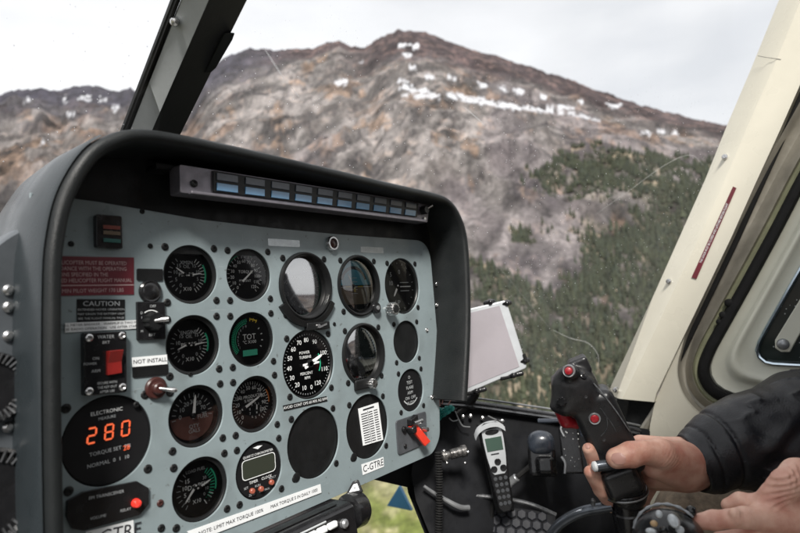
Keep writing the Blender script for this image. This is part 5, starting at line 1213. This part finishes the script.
mb=MB(); mb.prism([c+x*a*.00118+y*b*.00118+z*.0032 for a,b in ((-5,-2.5),(5.5,-1.5),(3.4,5),(-.2,4.4))],z*.0005); obj('white_tag',mb,M['label'],bt,smooth=0)
mb=MB(); text_mesh(mb,'A',.005,c+z*.0042+x*.001+y*.001,x,y); obj('tag_letter',mb,M['ink'],bt,smooth=0,fix=False)
# ---- blue triangular plate seen through the chin window
bt=thing('blue_fin','small dark blue triangular fin outside below the chin window','fin',U(392,508,1.6))
mb=MB(); a,b_,c_=U(399,485.5,1.6),U(411.5,511,1.58),U(386.5,506,1.62)
nn=(b_-a).cross(c_-a).normalized(); mb.prism([a,b_,c_],nn*.012); M['bluefin']=mat('dark_blue_paint',(.015,.085,.17),.35,nscale=10,namt=.1,coat=.3); obj('fin_plate',mb,M['bluefin'],bt,bevel=.002)
mb=MB(); mb.tube([b_,U(470,560,1.55)],.015,n=10); mb.tube([c_,U(380,700,1.6)],.012,n=10); 
# ---- side console at far left (painted metal, rivets, ribbed rounds)
scn=thing('side_console','painted metal console cheek with rivets and ribbed round gauges left of the hood','console',W(-.22,-.3,-.06))
top=[(-.115,-.42),(-.115,-.05),(-.112,.040),(-.120,.0475),(-.138,.0400),(-.157,.0245),(-.185,-.010),(-.235,-.10),(-.28,-.22),(-.30,-.42)]
tp=[(p.x,p.y) for p in catmull([(a,b,0) for a,b in top],5)]
def cheekrow(w_,inset): 
    out=[]
    for a,b in tp: out.append(W(a-inset*.6,b-inset,w_))
    return out
mb=MB(); rows=[cheekrow(-.35,.05),cheekrow(-.15,.010),cheekrow(-.02,.0),cheekrow(-.005,.0015),cheekrow(-.001,.006)]; mb.grid(rows); mb.add(rows[-1],[tuple(range(len(tp)))])
M['scm']=mat('grey_blue_scuffed_metal',(.085,.095,.105),.36,metal=.3,nscale=10,namt=.3,rvar=.12,bump=.2,bscale=90)
obj('console_shell',mb,M['scm'],scn,smooth=50)
for y_ in (290,307,336,374,427,470,512):
    p=PL(8.5,y_,.0); mb=MB(); mb.lathe(W(p[0],p[1],-.001),NA,[(.0042,0),(.0040,.002),(.0022,.0038),(0,.004)],n=16); obj('rivet',mb,M['steel'],scn)
for y_,r_ in ((388,.026),(497,.034)):
    p=PL(-13,y_,.0); mb=MB(); mb.lathe(W(p[0],p[1],-.001),NA,[(r_,0),(r_,.006),(r_*.93,.008),(r_*.85,.005),(0,.004)],n=48); g_=obj('round_gauge',mb,M['gloss'],scn)
    mb=MB()
    for k in range(40):
        t=2*PI*k/40; d=W(math.cos(t),math.sin(t),0); mb.tube([W(p[0],p[1],.005)+d*r_*.72,W(p[0],p[1],.008)+d*r_*.96],.0011,n=5)
    obj('ribs',mb,M['worn'],g_)
# ================================================================ CYCLIC STICK
stick=thing('control_stick','black cyclic control stick grip with red buttons and red trigger held by a hand','control stick',U(628,530,.74))
def N3(v): return np.array(v,float)
D0=.72
def g(px,py,dd=0): return U(px,py,D0+dd)
PXM=D0/F_PX
a=g(585,395);b=g(628,485)
ax=(b-a).normalized(); zc=(CAMW-a).normalized(); sx_=ax.cross(zc).normalized(); zc=sx_.cross(ax).normalized()
if sx_.dot(g(640,440)-g(600,440))<0: sx_=-sx_
rotg=np.array([sx_,ax,zc]).T
bl=Blob(.008)
mid=(g(603,424)+g(608,436))/2
bl.rbox(N3(g(606,432,.002)),(22*PXM,44*PXM,.022),rotg,.011,k=.004)
bl.cap(N3(g(615,455,.004)),N3(g(628,492,.004)),19*PXM,18*PXM,k=.01)
# head: bulging left lobe, rounded knob on top
bl.ell(N3(g(575,389,.0)),(21*PXM,25*PXM,.024),k=.012,rot=rotg)
bl.cap(N3(g(568,384,-.004)),N3(g(566,402,-.002)),15*PXM,14*PXM,k=.008)
bl.cap(N3(g(579,373,.006)),N3(g(582,384,.004)),12.5*PXM,15*PXM,k=.006)
bl.cap(N3(g(577,368.5,.005)),N3(g(581,367.5,.005)),9*PXM,9*PXM,k=.004)
bl.cap(N3(g(571,372,-.02)),N3(g(569,375,-.012)),8*PXM,10*PXM,k=.005)
bl.cap(N3(g(560,400,-.004)),N3(g(556,406,-.004)),8*PXM,6*PXM,k=.006)
bl.rbox(N3(g(579.5,365.5,.004)),(9.5*PXM,8.5*PXM,.011),rotg,.004,k=.003)
bl.rbox(N3(g(566,392,.004)),(13*PXM,16*PXM,.018),np.array([sx_*.94+ax*.34,ax*.94-sx_*.34,zc]).T,.006,k=.005)
bl.cap(N3(g(588,381,-.012)),N3(g(594,392,-.014)),5*PXM,4*PXM,k=.003)
# flared lower rest
bl.rbox(N3(g(621,480,.002)),(19*PXM,13*PXM,.024),rotg,.010,k=.006)
lo=N3(g(600,440))-.14; hi=N3(g(600,440))+.14
gripfn=bl.ev
M['grip']=mat('black_moulded_grip',(.013,.013,.014),.33,nscale=50,namt=.3,rvar=.1,bump=.2,bscale=700)
blobobj('grip',gripfn,lo,hi,.0021,M['grip'],stick)
M['brightred']=mat('bright_red_button',(.30,.010,.018),.35,coat=.3,nscale=300,namt=.3)
def on_grip(px,py):
    o_=CAMW; d=W(*RAY(px,py)); 
    ss=np.linspace(.55,.85,1500); P_=N3(o_)+ss[:,None]*N3(d); f=gripfn(P_); i=np.argmax(f<0); p=Vector(P_[i])
    e=.0006; gr=Vector([float(gripfn(N3(p)[None]+np.eye(3)[k]*e)[0]-gripfn(N3(p)[None])[0]) for k in range(3)]).normalized(); return p,gr
def button(px,py,r,h,name,ring=None):
    p,n_=on_grip(px,py); n_=(n_*.6+zc*.5).normalized()
    if ring:
        mb=MB(); mb.lathe(p-n_*.004,n_,[(ring,0),(ring,.0050),(ring*.9,.0062),(ring*.72,.0058),(ring*.70,.003)],n=28,close=False); obj('button_ring',mb,M['alu'],stick)
    mb=MB(); mb.lathe(p-n_*.002,n_,[(r,0),(r,h*.7),(r*.8,h*.95),(r*.4,h*1.05),(0,h*1.07)],n=24); return obj(name,mb,M['brightred'],stick)
button(568.8,371,.0050,.0080,'red_button',.0078)
button(594.5,418.5,.0052,.0050,'red_button',.0076)
mb=MB(); L_=[on_grip(*p) for p in ((592,384),(604,398),(616,414),(628,432))]; mb.tube(catmull([p+n_*.0003+sx_*.002 for p,n_ in L_],5),.0009,n=6); M['edgeglint']=mat('worn_edge_highlight_grey',(.12,.125,.13),.3,metal=.3,nscale=200,namt=.5); obj('worn_edge_highlight',mb,M['edgeglint'],stick)  # highlight along the worn grip edge, put in as a pale strip
# curved side groove lines behind the second button
mb=MB(); L_=[on_grip(*p) for p in ((600,408),(606,416),(607,428),(601,436))]; mb.tube(catmull([p+n_*.0004 for p,n_ in L_],5),.0007,n=6); obj('moulding_line',mb,M['worn'],stick)
mb=MB(); L_=[on_grip(*p) for p in ((603,412),(612,424),(616,432))]; mb.tube(catmull([p+n_*.0004 for p,n_ in L_],5),.0007,n=6); obj('moulding_line',mb,M['worn'],stick)
# red trigger under the head
bt_=Blob(.004); bt_.cap(N3(g(560,410,.012)),N3(g(566,421,.012)),6*PXM,7*PXM); bt_.cap(N3(g(566,421,.012)),N3(g(576,424,.012)),6*PXM,5*PXM)
blobobj('red_trigger',bt_.ev,N3(g(566,416,.012))-.03,N3(g(566,416,.012))+.03,.0015,M['brightred'],stick)
p_,n_=on_grip(562,401); mb=MB(); ribbed(mb,p_-n_*.001,(n_+zc*.4),.0062,.0045,8,.2); obj('trim_switch',mb,M['gloss'],stick,smooth=40)
p_,n_=on_grip(583,376); mb=MB(); mb.lathe(p_-n_*.002,n_,[(.0048,0),(.0046,.004),(.003,.005),(0,.005)],n=18); obj('top_switch',mb,M['gloss'],stick)
for q_ in ((586,397),(604,440),(612,451)):
    p_,n_=on_grip(*q_); mb=MB(); mb.lathe(p_-n_*.001,n_,[(.0022,0),(.0020,.0013),(.0008,.0015),(0,.001)],n=12); obj('grip_screw',mb,M['worn'],stick)
# thumb lever: grey barrel with white tip below the thumb
mb=MB(); a_=g(594,466.5,-.030);b_=g(626,462.5,-.026); d_=b_-a_; Ln=d_.length
mb.lathe(a_,d_,[(.0060,.002),(.0068,.004),(.0068,Ln)],n=24); M['gunmetal']=mat('gunmetal_barrel',(.09,.10,.115),.25,metal=.7,nscale=60,namt=.2); obj('thumb_lever',mb,M['gunmetal'],stick)
mb=MB(); mb.lathe(a_,-d_,[(.0062,-.003),(.0060,.0005),(.004,.002),(0,.0024)],n=20); obj('lever_tip',mb,M['white'],stick)
bk=Blob(.006); bk.rbox(N3(g(622,481,-.018)),(17*PXM,14*PXM,.010),rotg,.008); 
blobobj('lever_housing',bk.ev,N3(g(616,480,-.020))-.05,N3(g(616,480,-.020))+.05,.002,M['grip'],stick)
# collar and stick tube
mb=MB(); c0=g(624,487,.006); dn=(g(629,515,.01)-c0).normalized()
mb.lathe(c0,dn,[(.0275,0),(.0288,.002),(.0288,.007),(.0265,.009),(.020,.010),(.019,.03),(.0205,.032),(.0205,.075),(.017,.08)],n=40); obj('collar',mb,M['gloss'],stick)
mb=MB(); mb.lathe(c0+dn*.0035,dn,[(.0289,0),(.0293,.0006),(.0293,.0018),(.0289,.0024)],n=40,close=False); obj('collar_ring',mb,M['alu'],stick)
mb=MB()
for px,py in ((621,507),(627,512),(618,516),(632,522)): mb.sphere(g(px,py,-.022),.0016,8,6)
mb=MB(); mb.tube(catmull([g(640,560,.02),g(632,520,.02),g(624,500,.01)],5),.017,n=18); obj('stick_tube',mb,M['gloss'],stick)
mb=MB(); mb.tube(catmull([g(612,506,.01),g(600,508,.015),g(584,511,.02),g(568,518,.03),g(556,528,.04),g(545,548,.05),g(538,580,.06)],6),.0068,n=16); obj('curved_arm',mb,M['gunmetal'],stick)
mb=MB(); mb.cyl(g(593,505,-.0),g(593,501,-.0),.003); mb.sphere(g(593,501,0),.0035,10,8); obj('arm_bolt',mb,M['worn'],stick)
# ================================================================ COLLECTIVE HEAD
colv=thing('collective_head','round black switch head of a lever with bright worn switches beside the lower hand','lever',U(668,560,.5))
cc,x,y,z=facing(669,540,.50)
k=.5/F_PX
bl=Blob(.004); bl.ell(N3(cc),(34*k,34*k,30*k)); bl.cap(N3(cc),N3(cc-y*.06),28*k,20*k)
blobobj('switch_dome',bl.ev,N3(cc)-.08,N3(cc)+.07,.0019,M['gloss'],colv)
M['whitegrey']=mat('worn_white_switch',(.55,.58,.60),.3,nscale=120,namt=.3)
M['tan']=mat('tan_switch_cap',(.45,.30,.16),.4)
def blobsw(px,py,rx,ry,nm,mt_,dd=-.026,ang=0):
    c,x_,y_,z_=facing(px,py,.5+dd); ca,sa=math.cos(ang),math.sin(ang); X=x_*ca+y_*sa; Y=-x_*sa+y_*ca
    mb=MB(); mb.lathe(c,z_,[(1,-.008),(1,.001),(.8,.0035),(.4,.0045),(0,.0048)],n=20,xdir=X)
    mb.v=[tuple(c+(Vector(v)-c).dot(X)*rx*X*(1) +(Vector(v)-c).dot(Y)*ry*Y+(Vector(v)-c).dot(z_)*z_) for v in mb.v]
    return obj(nm,mb,M[mt_],colv)
blobsw(659,514,3.2*k,3.6*k,'switch','whitegrey'); blobsw(673.5,521,5*k,6.5*k,'switch','whitegrey',-.027,.5); blobsw(654,523.5,3.6*k,3.0*k,'switch','tan',-.026); blobsw(651,531,5*k,3*k,'switch','whitegrey',-.027); blobsw(680,530,4*k,4*k,'switch','whitegrey',-.022)
blobsw(664,530,4*k,3.4*k,'switch','gloss',-.030)
mb=MB(); arc_=[cc+x*(33*k*math.cos(t))+y*(33*k*math.sin(t))+z*.006 for t in np.linspace(.75,2.9,26)]; mb.tube(arc_,[.0008+.0010*math.sin(i*.9)**2 for i in range(26)],n=8); obj('bright_rim',mb,M['alu'],colv)
mb=MB(); c=U(691,511,.50); mb.cyl(U(684,524,.5),c,.0022); mb.sphere(c,.0048,16,12); obj('ball_lever',mb,M['gloss'],colv)
# ================================================================ PERSON
person=thing('person','pilot in a black jacket holding the black control stick, other hand on a lever','person',W(.47,-.68,.88))
def H(px,py,d): return N3(U(px,py,d))
def R_(r,d): return r*d/F_PX
body=Blob(.010)
# right hand on the stick ------------------------------------------------
th=[H(617.5,457.5,.684),H(631,454.5,.684),H(642,452,.686),H(660,453,.696),H(684,462,.722)]
body.chain(th,[R_(9.8,.69),R_(12.2,.69),R_(11.0,.69),R_(14,.70),R_(20,.72)],k=.006)
body.cap(H(616,458.5,.684),H(622,457,.682),R_(9.4,.69),R_(10.4,.69),k=.004)
body.cap(H(655,462,.712),H(684,468,.728),R_(16,.71),R_(21,.73),k=.010)      # thenar
body.cap(H(650,470,.752),H(690,468,.745),R_(17,.75),R_(20,.745),k=.014)     # heel of the palm
body.cap(H(641,446,.775),H(676,453,.750),R_(11,.77),R_(15,.75),k=.012)      # index metacarpal, back of hand
body.cap(H(642,462,.788),H(684,462,.755),R_(13,.78),R_(18,.75),k=.012)
body.cap(H(646,478,.780),H(684,474,.745),R_(12,.78),R_(16,.75),k=.012)
body.chain([H(684,464,.742),H(712,458,.745),H(760,440,.752)],[R_(23,.74),R_(24,.745),R_(28,.752)],k=.016) # wrist, forearm
# fingers: separate chains curling round the far side of the grip
body.chain([H(643,447,.778),H(617,476,.772),H(603,477,.742),H(596,464,.718),H(588.5,449,.706)],[R_(9.5,.77),R_(9.2,.77),R_(8.6,.75),R_(7.8,.73),R_(6.0,.71)],k=.004)
body.chain([H(643,462,.785),H(628,498,.778),H(613,503,.745),H(602,489,.720),H(590.5,472,.704)],[R_(9.8,.78),R_(9.6,.77),R_(9.0,.75),R_(8.4,.73),R_(6.4,.71)],k=.004)
body.chain([H(646,474,.785),H(634,500,.782),H(622,507,.762),H(613.5,505,.745)],[R_(9.2,.78),R_(8.4,.78),R_(7.4,.76),R_(6.2,.745)],k=.004)
body.chain([H(650,484,.780),H(642,500,.785),H(632,504,.775)],[R_(8,.78),R_(7,.785),R_(6,.775)],k=.004)
# left hand on the lever -------------------------------------------------
body.chain([H(699,521.5,.500),H(714,520,.497),H(731,518.5,.494),H(744,517.5,.490),H(790,519,.492)],[R_(7.6,.5),R_(9.2,.5),R_(8.6,.5),R_(10.2,.49),R_(15,.49)],k=.004)
body.cap(H(735,513.5,.487),H(738,519,.486),R_(5.5,.49),R_(5,.49),k=.005)   # joint
body.chain([H(729,505.5,.520),H(741,501.5,.516),H(757,505,.512),H(790,510,.507)],[R_(7.2,.52),R_(8.6,.52),R_(9.8,.51),R_(16,.507)],k=.005)
body.chain([H(720,540,.505),H(745,538,.500),H(790,530,.495)],[R_(8,.5),R_(9.5,.5),R_(14,.5)],k=.004)
body.chain([H(728,556,.510),H(755,552,.505),H(795,540,.500)],[R_(8,.5),R_(9,.5),R_(14,.5)],k=.004)
body.cap(H(768,515,.500),H(815,520,.505),R_(17,.5),R_(28,.5),k=.012)
body.chain([H(762,511,.505),H(775,497,.500),H(786,484,.497),H(797,473,.505),H(830,476,.52)],[R_(10,.5),R_(12.5,.5),R_(13,.5),R_(13,.5),R_(20,.52)],k=.010)
body.cap(H(800,500,.515),H(870,520,.56),R_(30,.51),R_(32,.56),k=.02)
lefthand_end=H(960,505,.60)
body.cap(H(870,520,.56),lefthand_end,R_(32,.56),R_(34,.60),k=.02)
_r=[H(*q) for q in ()]
def skin_detail(P):
    return 0
def bodyfn(P):
    D=body.ev(P)
    # knuckle creases and tendons: shallow ripples at the thumb base and finger joints
    for c,dirv,rad,amp,fr_ in CREASE:
        q=P-c; d2=(q**2).sum(-1); w=np.exp(-d2/(rad*rad)); D=D+w*amp*np.sin((q@dirv)*fr_+2.5*np.sin((q@np.roll(dirv,1))*90))
    return D
hx_=N3((g(690,460)-g(640,452)).normalized())
vx_=N3((g(640,470)-g(640,440)).normalized())
CREASE=[(H(668,458,.690),hx_*.93+vx_*.35,.014,.00065,1500),(H(641,451,.680),hx_,.006,.0005,1900),(H(597,466,.722),vx_,.006,.0004,1700),(H(603,492,.722),vx_,.007,.0004,1700),
 (H(737,515,.482),hx_,.005,.0005,2200),(H(787,484,.487),hx_*.5+vx_*.8,.013,.0009,1500),(H(775,498,.490),hx_*.6+vx_*.7,.009,.0007,1700),(H(800,476,.490),hx_*.9,.012,.0008,1500),(H(742,500,.508),hx_,.005,.0004,2000)]
# skin material with blotches
sk_=bpy.data.materials.new('skin'); sk_.use_nodes=True; nt=sk_.node_tree; b=nt.nodes['Principled BSDF']; b.inputs['Roughness'].default_value=.48; b.inputs['Subsurface Weight'].default_value=.12; b.inputs['Subsurface Radius'].default_value=(.01,.004,.002); b.inputs['Subsurface Scale'].default_value=.4
tc=nt.nodes.new('ShaderNodeTexCoord'); n=nt.nodes.new('ShaderNodeTexNoise'); n.inputs['Scale'].default_value=45; n.inputs['Detail'].default_value=5; nt.links.new(tc.outputs['Object'],n.inputs['Vector'])
cr=nt.nodes.new('ShaderNodeValToRGB'); cr.color_ramp.elements[0].position=.32; cr.color_ramp.elements[0].color=(.50,.215,.155,1); cr.color_ramp.elements[1].position=.68; cr.color_ramp.elements[1].color=(.72,.45,.345,1); nt.links.new(n.outputs['Fac'],cr.inputs[0]); nt.links.new(cr.outputs[0],b.inputs['Base Color'])
n=nt.nodes.new('ShaderNodeTexVoronoi'); n.inputs['Scale'].default_value=650; nt.links.new(tc.outputs['Object'],n.inputs['Vector']); bp=nt.nodes.new('ShaderNodeBump'); bp.inputs['Strength'].default_value=.22; bp.inputs['Distance'].default_value=.0006
n2_=nt.nodes.new('ShaderNodeTexNoise'); n2_.inputs['Scale'].default_value=260; n2_.inputs['Detail'].default_value=4; nt.links.new(tc.outputs['Object'],n2_.inputs['Vector']); ad=nt.nodes.new('ShaderNodeMath'); ad.operation='ADD'; nt.links.new(n.outputs['Distance'],ad.inputs[0]); nt.links.new(n2_.outputs['Fac'],ad.inputs[1])
nt.links.new(ad.outputs[0],bp.inputs['Height']); nt.links.new(bp.outputs[0],b.inputs['Normal']); M['skin']=sk_
# joints of the arms and torso (world)
hipc=N3(W(.47,-.50,.92)); chest=N3(W(.47,-.02,.97)); neck=N3(W(.47,.15,.96)); headc=N3(W(.47,.30,.93))
shR=N3(W(.66,.06,.93)); shL=N3(W(.28,.06,.93)); elR=N3(W(.74,-.27,.63)); elL=N3(W(.27,-.26,.83))
# the hands are meshed finely, the unseen rest coarsely, and both are joined in one body mesh through the arms
whole=Blob(.03); whole.p=list(body.p)
def bodymesh():
    V=[];F=[]
    r=surfnet(bodyfn,N3(g(650,460,.02))-np.array([.125,.115,.10]),N3(g(650,460,.02))+np.array([.125,.115,.10]),.0017)
    return r
parts_v=[];parts_f=[];
def addp(vs,fs,fn,step):
    e=step*.3; f0=fn(vs); gr=np.stack([fn(vs+np.eye(3)[i]*e)-f0 for i in range(3)],-1)/e; gl=np.maximum((gr*gr).sum(-1),.2); vs=vs-gr*np.clip(f0/gl,-step,step)[:,None]
    o_=sum(len(v) for v in parts_v); parts_v.append(vs); parts_f.append(fs+o_)
def bounds(pts,m): P_=np.array(pts); return P_.min(0)-m,P_.max(0)+m
lo,hi=bounds([H(588,440,.70),H(588,510,.72),H(715,430,.75),H(720,500,.75),H(640,500,.80),H(645,440,.80)],.012)
vs_,fs_=surfnet(bodyfn,lo,hi,.00155); addp(vs_,fs_,bodyfn,.00155)
lo,hi=bounds([H(692,500,.48),H(692,570,.5),H(850,460,.5),H(870,560,.53),H(860,520,.58)],.012)
vs_,fs_=surfnet(bodyfn,lo,hi,.0015); addp(vs_,fs_,bodyfn,.0015)
# arms (inside the jacket), neck and head
rest=Blob(.03); 
rest.chain([H(712,458,.745),H(760,440,.752),elR,shR,N3(W(.47,.05,.96)),shL,elL,lefthand_end,H(870,520,.56)],[.030,.034,.042,.052,.08,.052,.042,.036,.030])
rest.cap(chest,hipc,.10,.11); rest.cap(N3(W(.47,.05,.96)),neck,.07,.055); rest.cap(neck,headc,.055,.06)
rest.ell(headc+N3(W(0,.01,0)),(.074,.092,.112)); rest.cap(headc+N3(W(0,-.07,-.05)),headc+N3(W(0,-.085,-.06)),.035,.03); rest.cap(headc+N3(W(0,-.01,-.088)),headc+N3(W(0,-.03,-.104)),.010,.014,k=.012)
for s_ in (-1,1): rest.ell(headc+N3(W(.077*s_,-.01,.0)),(.008,.016,.03),k=.01); rest.ell(headc+N3(W(.030*s_,.015,-.086)),(.017,.008,.010),k=.004,neg=True)
rest.cap(headc+N3(W(-.022,-.052,-.090)),headc+N3(W(.022,-.052,-.090)),.006,.006,k=.006)
lo,hi=bounds([elR,elL,shR,shL,headc+.13,headc-.13,hipc,H(712,458,.745),H(870,520,.56)],.12); vs_,fs_=surfnet(rest.ev,lo,hi,.011); addp(vs_,fs_,rest.ev,.011)
mb=MB(); mb.v=[tuple(p) for p in np.concatenate(parts_v)]; mb.f=[tuple(int(i) for i in q) for q in np.concatenate(parts_f)]
obj('body',mb,M['skin'],person,smooth=180,fix=False)
# nails
M['nail']=mat('finger_nail',(.50,.27,.22),.38,nscale=40,namt=.08)
def nail(px,py,d0,w_,l_,ang,tilt=(0,0)):
    o_=CAMW; d=W(*RAY(px,py)); ss=np.linspace(d0-.06,d0+.06,900); P_=N3(o_)+ss[:,None]*N3(d); f=body.ev(P_); i=np.argmax(f<0); p=Vector(P_[i])
    e=.0008; n_=Vector([float(body.ev(N3(p)[None]+np.eye(3)[k_]*e)[0]-body.ev(N3(p)[None])[0]) for k_ in range(3)]).normalized()
    c_,x_,y_,z_=facing(px,py,d0); X=(x_*math.cos(ang)+y_*math.sin(ang)); X=(X-n_*X.dot(n_)).normalized(); Y=n_.cross(X)
    rows=[]
    for i in range(9):
        s=-1+2*i/8; r=[]
        for j in range(9):
            t=-1+2*j/8; xx=s*l_; yy=t*w_*math.sqrt(max(0,1-(abs(s)**3.2)*.85)); r.append(p+X*xx+Y*yy+n_*(.0007-.0016*t*t-.0008*s*s))
        rows.append(r)
    mb=MB(); mb.grid(rows); obj('finger_nail',mb,M['nail'],person,smooth=80)
nail(618.5,458.5,.68,.0066,.0082,PI+.12)
nail(587.5,445.5,.705,.0036,.0040,PI/2+.3); 
# ---------------- jacket
jk=Blob(.02)
jk.chain([H(695,463,.738),H(705,459,.742),H(735,443,.745),H(765,436,.748),H(800,430,.752),elR,shR],[R_(26.5,.74),R_(31,.74),R_(40,.745),R_(49,.75),R_(57,.752),.082,.095],k=.012)
jk.chain([shR,N3(W(.56,.02,.97)),N3(W(.47,.0,.97)),N3(W(.38,.02,.97)),shL],[.095,.13,.13,.13,.095],k=.03); jk.cap(chest,hipc,.165,.17,k=.04); jk.cap(N3(W(.47,.05,.96)),N3(W(.47,.12,.96)),.10,.072,k=.02)
jk.chain([shL,elL,lefthand_end],[.095,.078,.055],k=.02)
ar_=N3((g(735,443)-g(695,463)).normalized()); ar_=N3(U(800,430,.752)-U(695,463,.738)); ar_/=np.linalg.norm(ar_)
cufc=H(695,463,.738)
hole=Blob(.004); hole.cap(cufc-ar_*.03,cufc+ar_*.022,R_(24,.74),R_(25,.74))
uu=np.cross(ar_,N3(zc)); uu/=np.linalg.norm(uu); ww=np.cross(ar_,uu)
def jacketfn(P):
    q=P-cufc; s=q@ar_; a=q@uu; b_=q@ww
    th_=np.arctan2(b_,a)
    D=jk.ev(P)
    near=np.clip((.50-s)/.1,0,1)*np.clip((s+.01)/.02,0,1)
    r_=np.sqrt(a*a+b_*b_); near=near*np.clip((.20-r_)/.05,0,1)
    # diagonal cloth folds
    nz1=fbm((s*9+a*8-b_*8),(s*4-a*14+b_*9),2,.45); nz2=fbm(s*11+b_*12+7,a*24-s*14,2,.45)
    f1=np.sin(s*55+a*95-b_*40+7*nz1); f2=1-np.abs(np.sin(s*38-a*60+b_*70+6*nz2))
    folds=(f1*.0016*np.clip(nz2*2+.6,0,1)-(f2**6)*.0040*np.clip(.6-nz1*2,0,1)+nz1*.011+nz2*.004)*np.clip((s-.030)/.04,0,1)
    D=D+near*folds
    # cuff: band and strap seam
    D=D+near*(-.0026*np.clip(1-np.abs(s-.018)/.016,0,1)**.3+.0020*np.exp(-((s-.012)/.0016)**2)+.0026*np.exp(-((s-.037)/.0022)**2))
    # cut the sleeve end plane and hollow it
    D=np.maximum(D,np.where(r_<.09,-(s+.006+.003*np.sin(th_*2)),-1))
    D=-smin(-D,hole.ev(P),.003)
    return D
M['jacket']=mat('black_navy_jacket_cloth',(.0075,.008,.011),.42,spec=.5,nscale=40,namt=.3,rvar=.08,bump=.35,bscale=420)
mbj=MB(); PV=[];PF=[]
def addj(lo,hi,step):
    vs,fs=surfnet(jacketfn,lo,hi,step); e=step*.3; f0=jacketfn(vs); gr=np.stack([jacketfn(vs+np.eye(3)[i]*e)-f0 for i in range(3)],-1)/e; gl=np.maximum((gr*gr).sum(-1),.3); vs=vs-gr*np.clip(f0/gl,-step,step)[:,None]
    mbj.add([tuple(p) for p in vs],[tuple(int(i) for i in q) for q in fs])
lo,hi=bounds([H(690,430,.70),H(690,500,.80),H(850,340,.66),H(850,520,.82)],.03)
addj(lo,hi,.0026)
lo2,hi2=bounds([elR,shR,shL,elL,hipc,neck,lefthand_end],.20)
def clipfn(P): return jacketfn(P)
vs,fs=surfnet(jacketfn,lo2,hi2,.012)
# drop coarse faces that lie inside the fine block
cen=vs[fs].mean(1); inb=((cen>lo+.012)&(cen<hi-.012)).all(1); fs=fs[~inb]; mbj.add([tuple(p) for p in vs],[tuple(int(i) for i in q) for q in fs])
obj('jacket',mbj,M['jacket'],person,smooth=180,fix=False)
# trousers
M['trouser']=mat('brown_grey_trousers',(.19,.145,.10),.8,nscale=70,namt=.45,bump=.8,bscale=200)
tr_=Blob(.03); tr_.chain([N3(W(.57,-.50,.92)),N3(W(.64,-.41,.44)),N3(W(.64,-.415,.30)),N3(W(.66,-.75,.20))],[.11,.092,.080,.060]); tr_.chain([N3(W(.37,-.50,.92)),N3(W(.30,-.47,.46)),N3(W(.30,-.48,.40)),N3(W(.36,-.78,.22))],[.11,.085,.072,.058]); tr_.cap(hipc,N3(W(.47,-.42,.93)),.16,.15)
def trfn(P): return tr_.ev(P)+.003*np.sin(P[...,0]*60+np.sin(P[...,1]*45)*2)
lo,hi=bounds([p for _,p,q,*r in tr_.p for p in (p,q)],.18); blobobj('trousers',trfn,lo,hi,.009,M['trouser'],person)
hr=Blob(.01); hr.ell(headc+N3(W(0,.035,.020)),(.082,.092,.105)); hr.ell(headc+N3(W(0,-.045,-.075)),(.075,.085,.075),neg=True,k=.01)
M['hair']=mat('dark_grey_hair',(.06,.055,.05),.7,nscale=80,namt=.5,bump=.6,bscale=300); lo,hi=bounds([headc],.16); blobobj('hair',hr.ev,lo,hi,.006,M['hair'],person)
# seat edge under the thighs
seat=thing('pilot_seat','grey fabric pilot seat under the person','seat',W(.47,-.72,.9))
M['seatcloth']=mat('seat_cloth',(.10,.095,.09),.9,nscale=20,namt=.2,bump=.4)
mb=MB(); mb.box(W(.24,-.70,.62),W(.46,0,0),W(0,.07,0),W(0,0,.5)); obj('seat_cushion',mb,M['seatcloth'],seat,bevel=.02); mb=MB(); mb.box(W(.24,-.62,1.12),W(.46,0,0),W(0,.72,.10),W(0,0,.08)); obj('backrest',mb,M['seatcloth'],seat,bevel=.02)
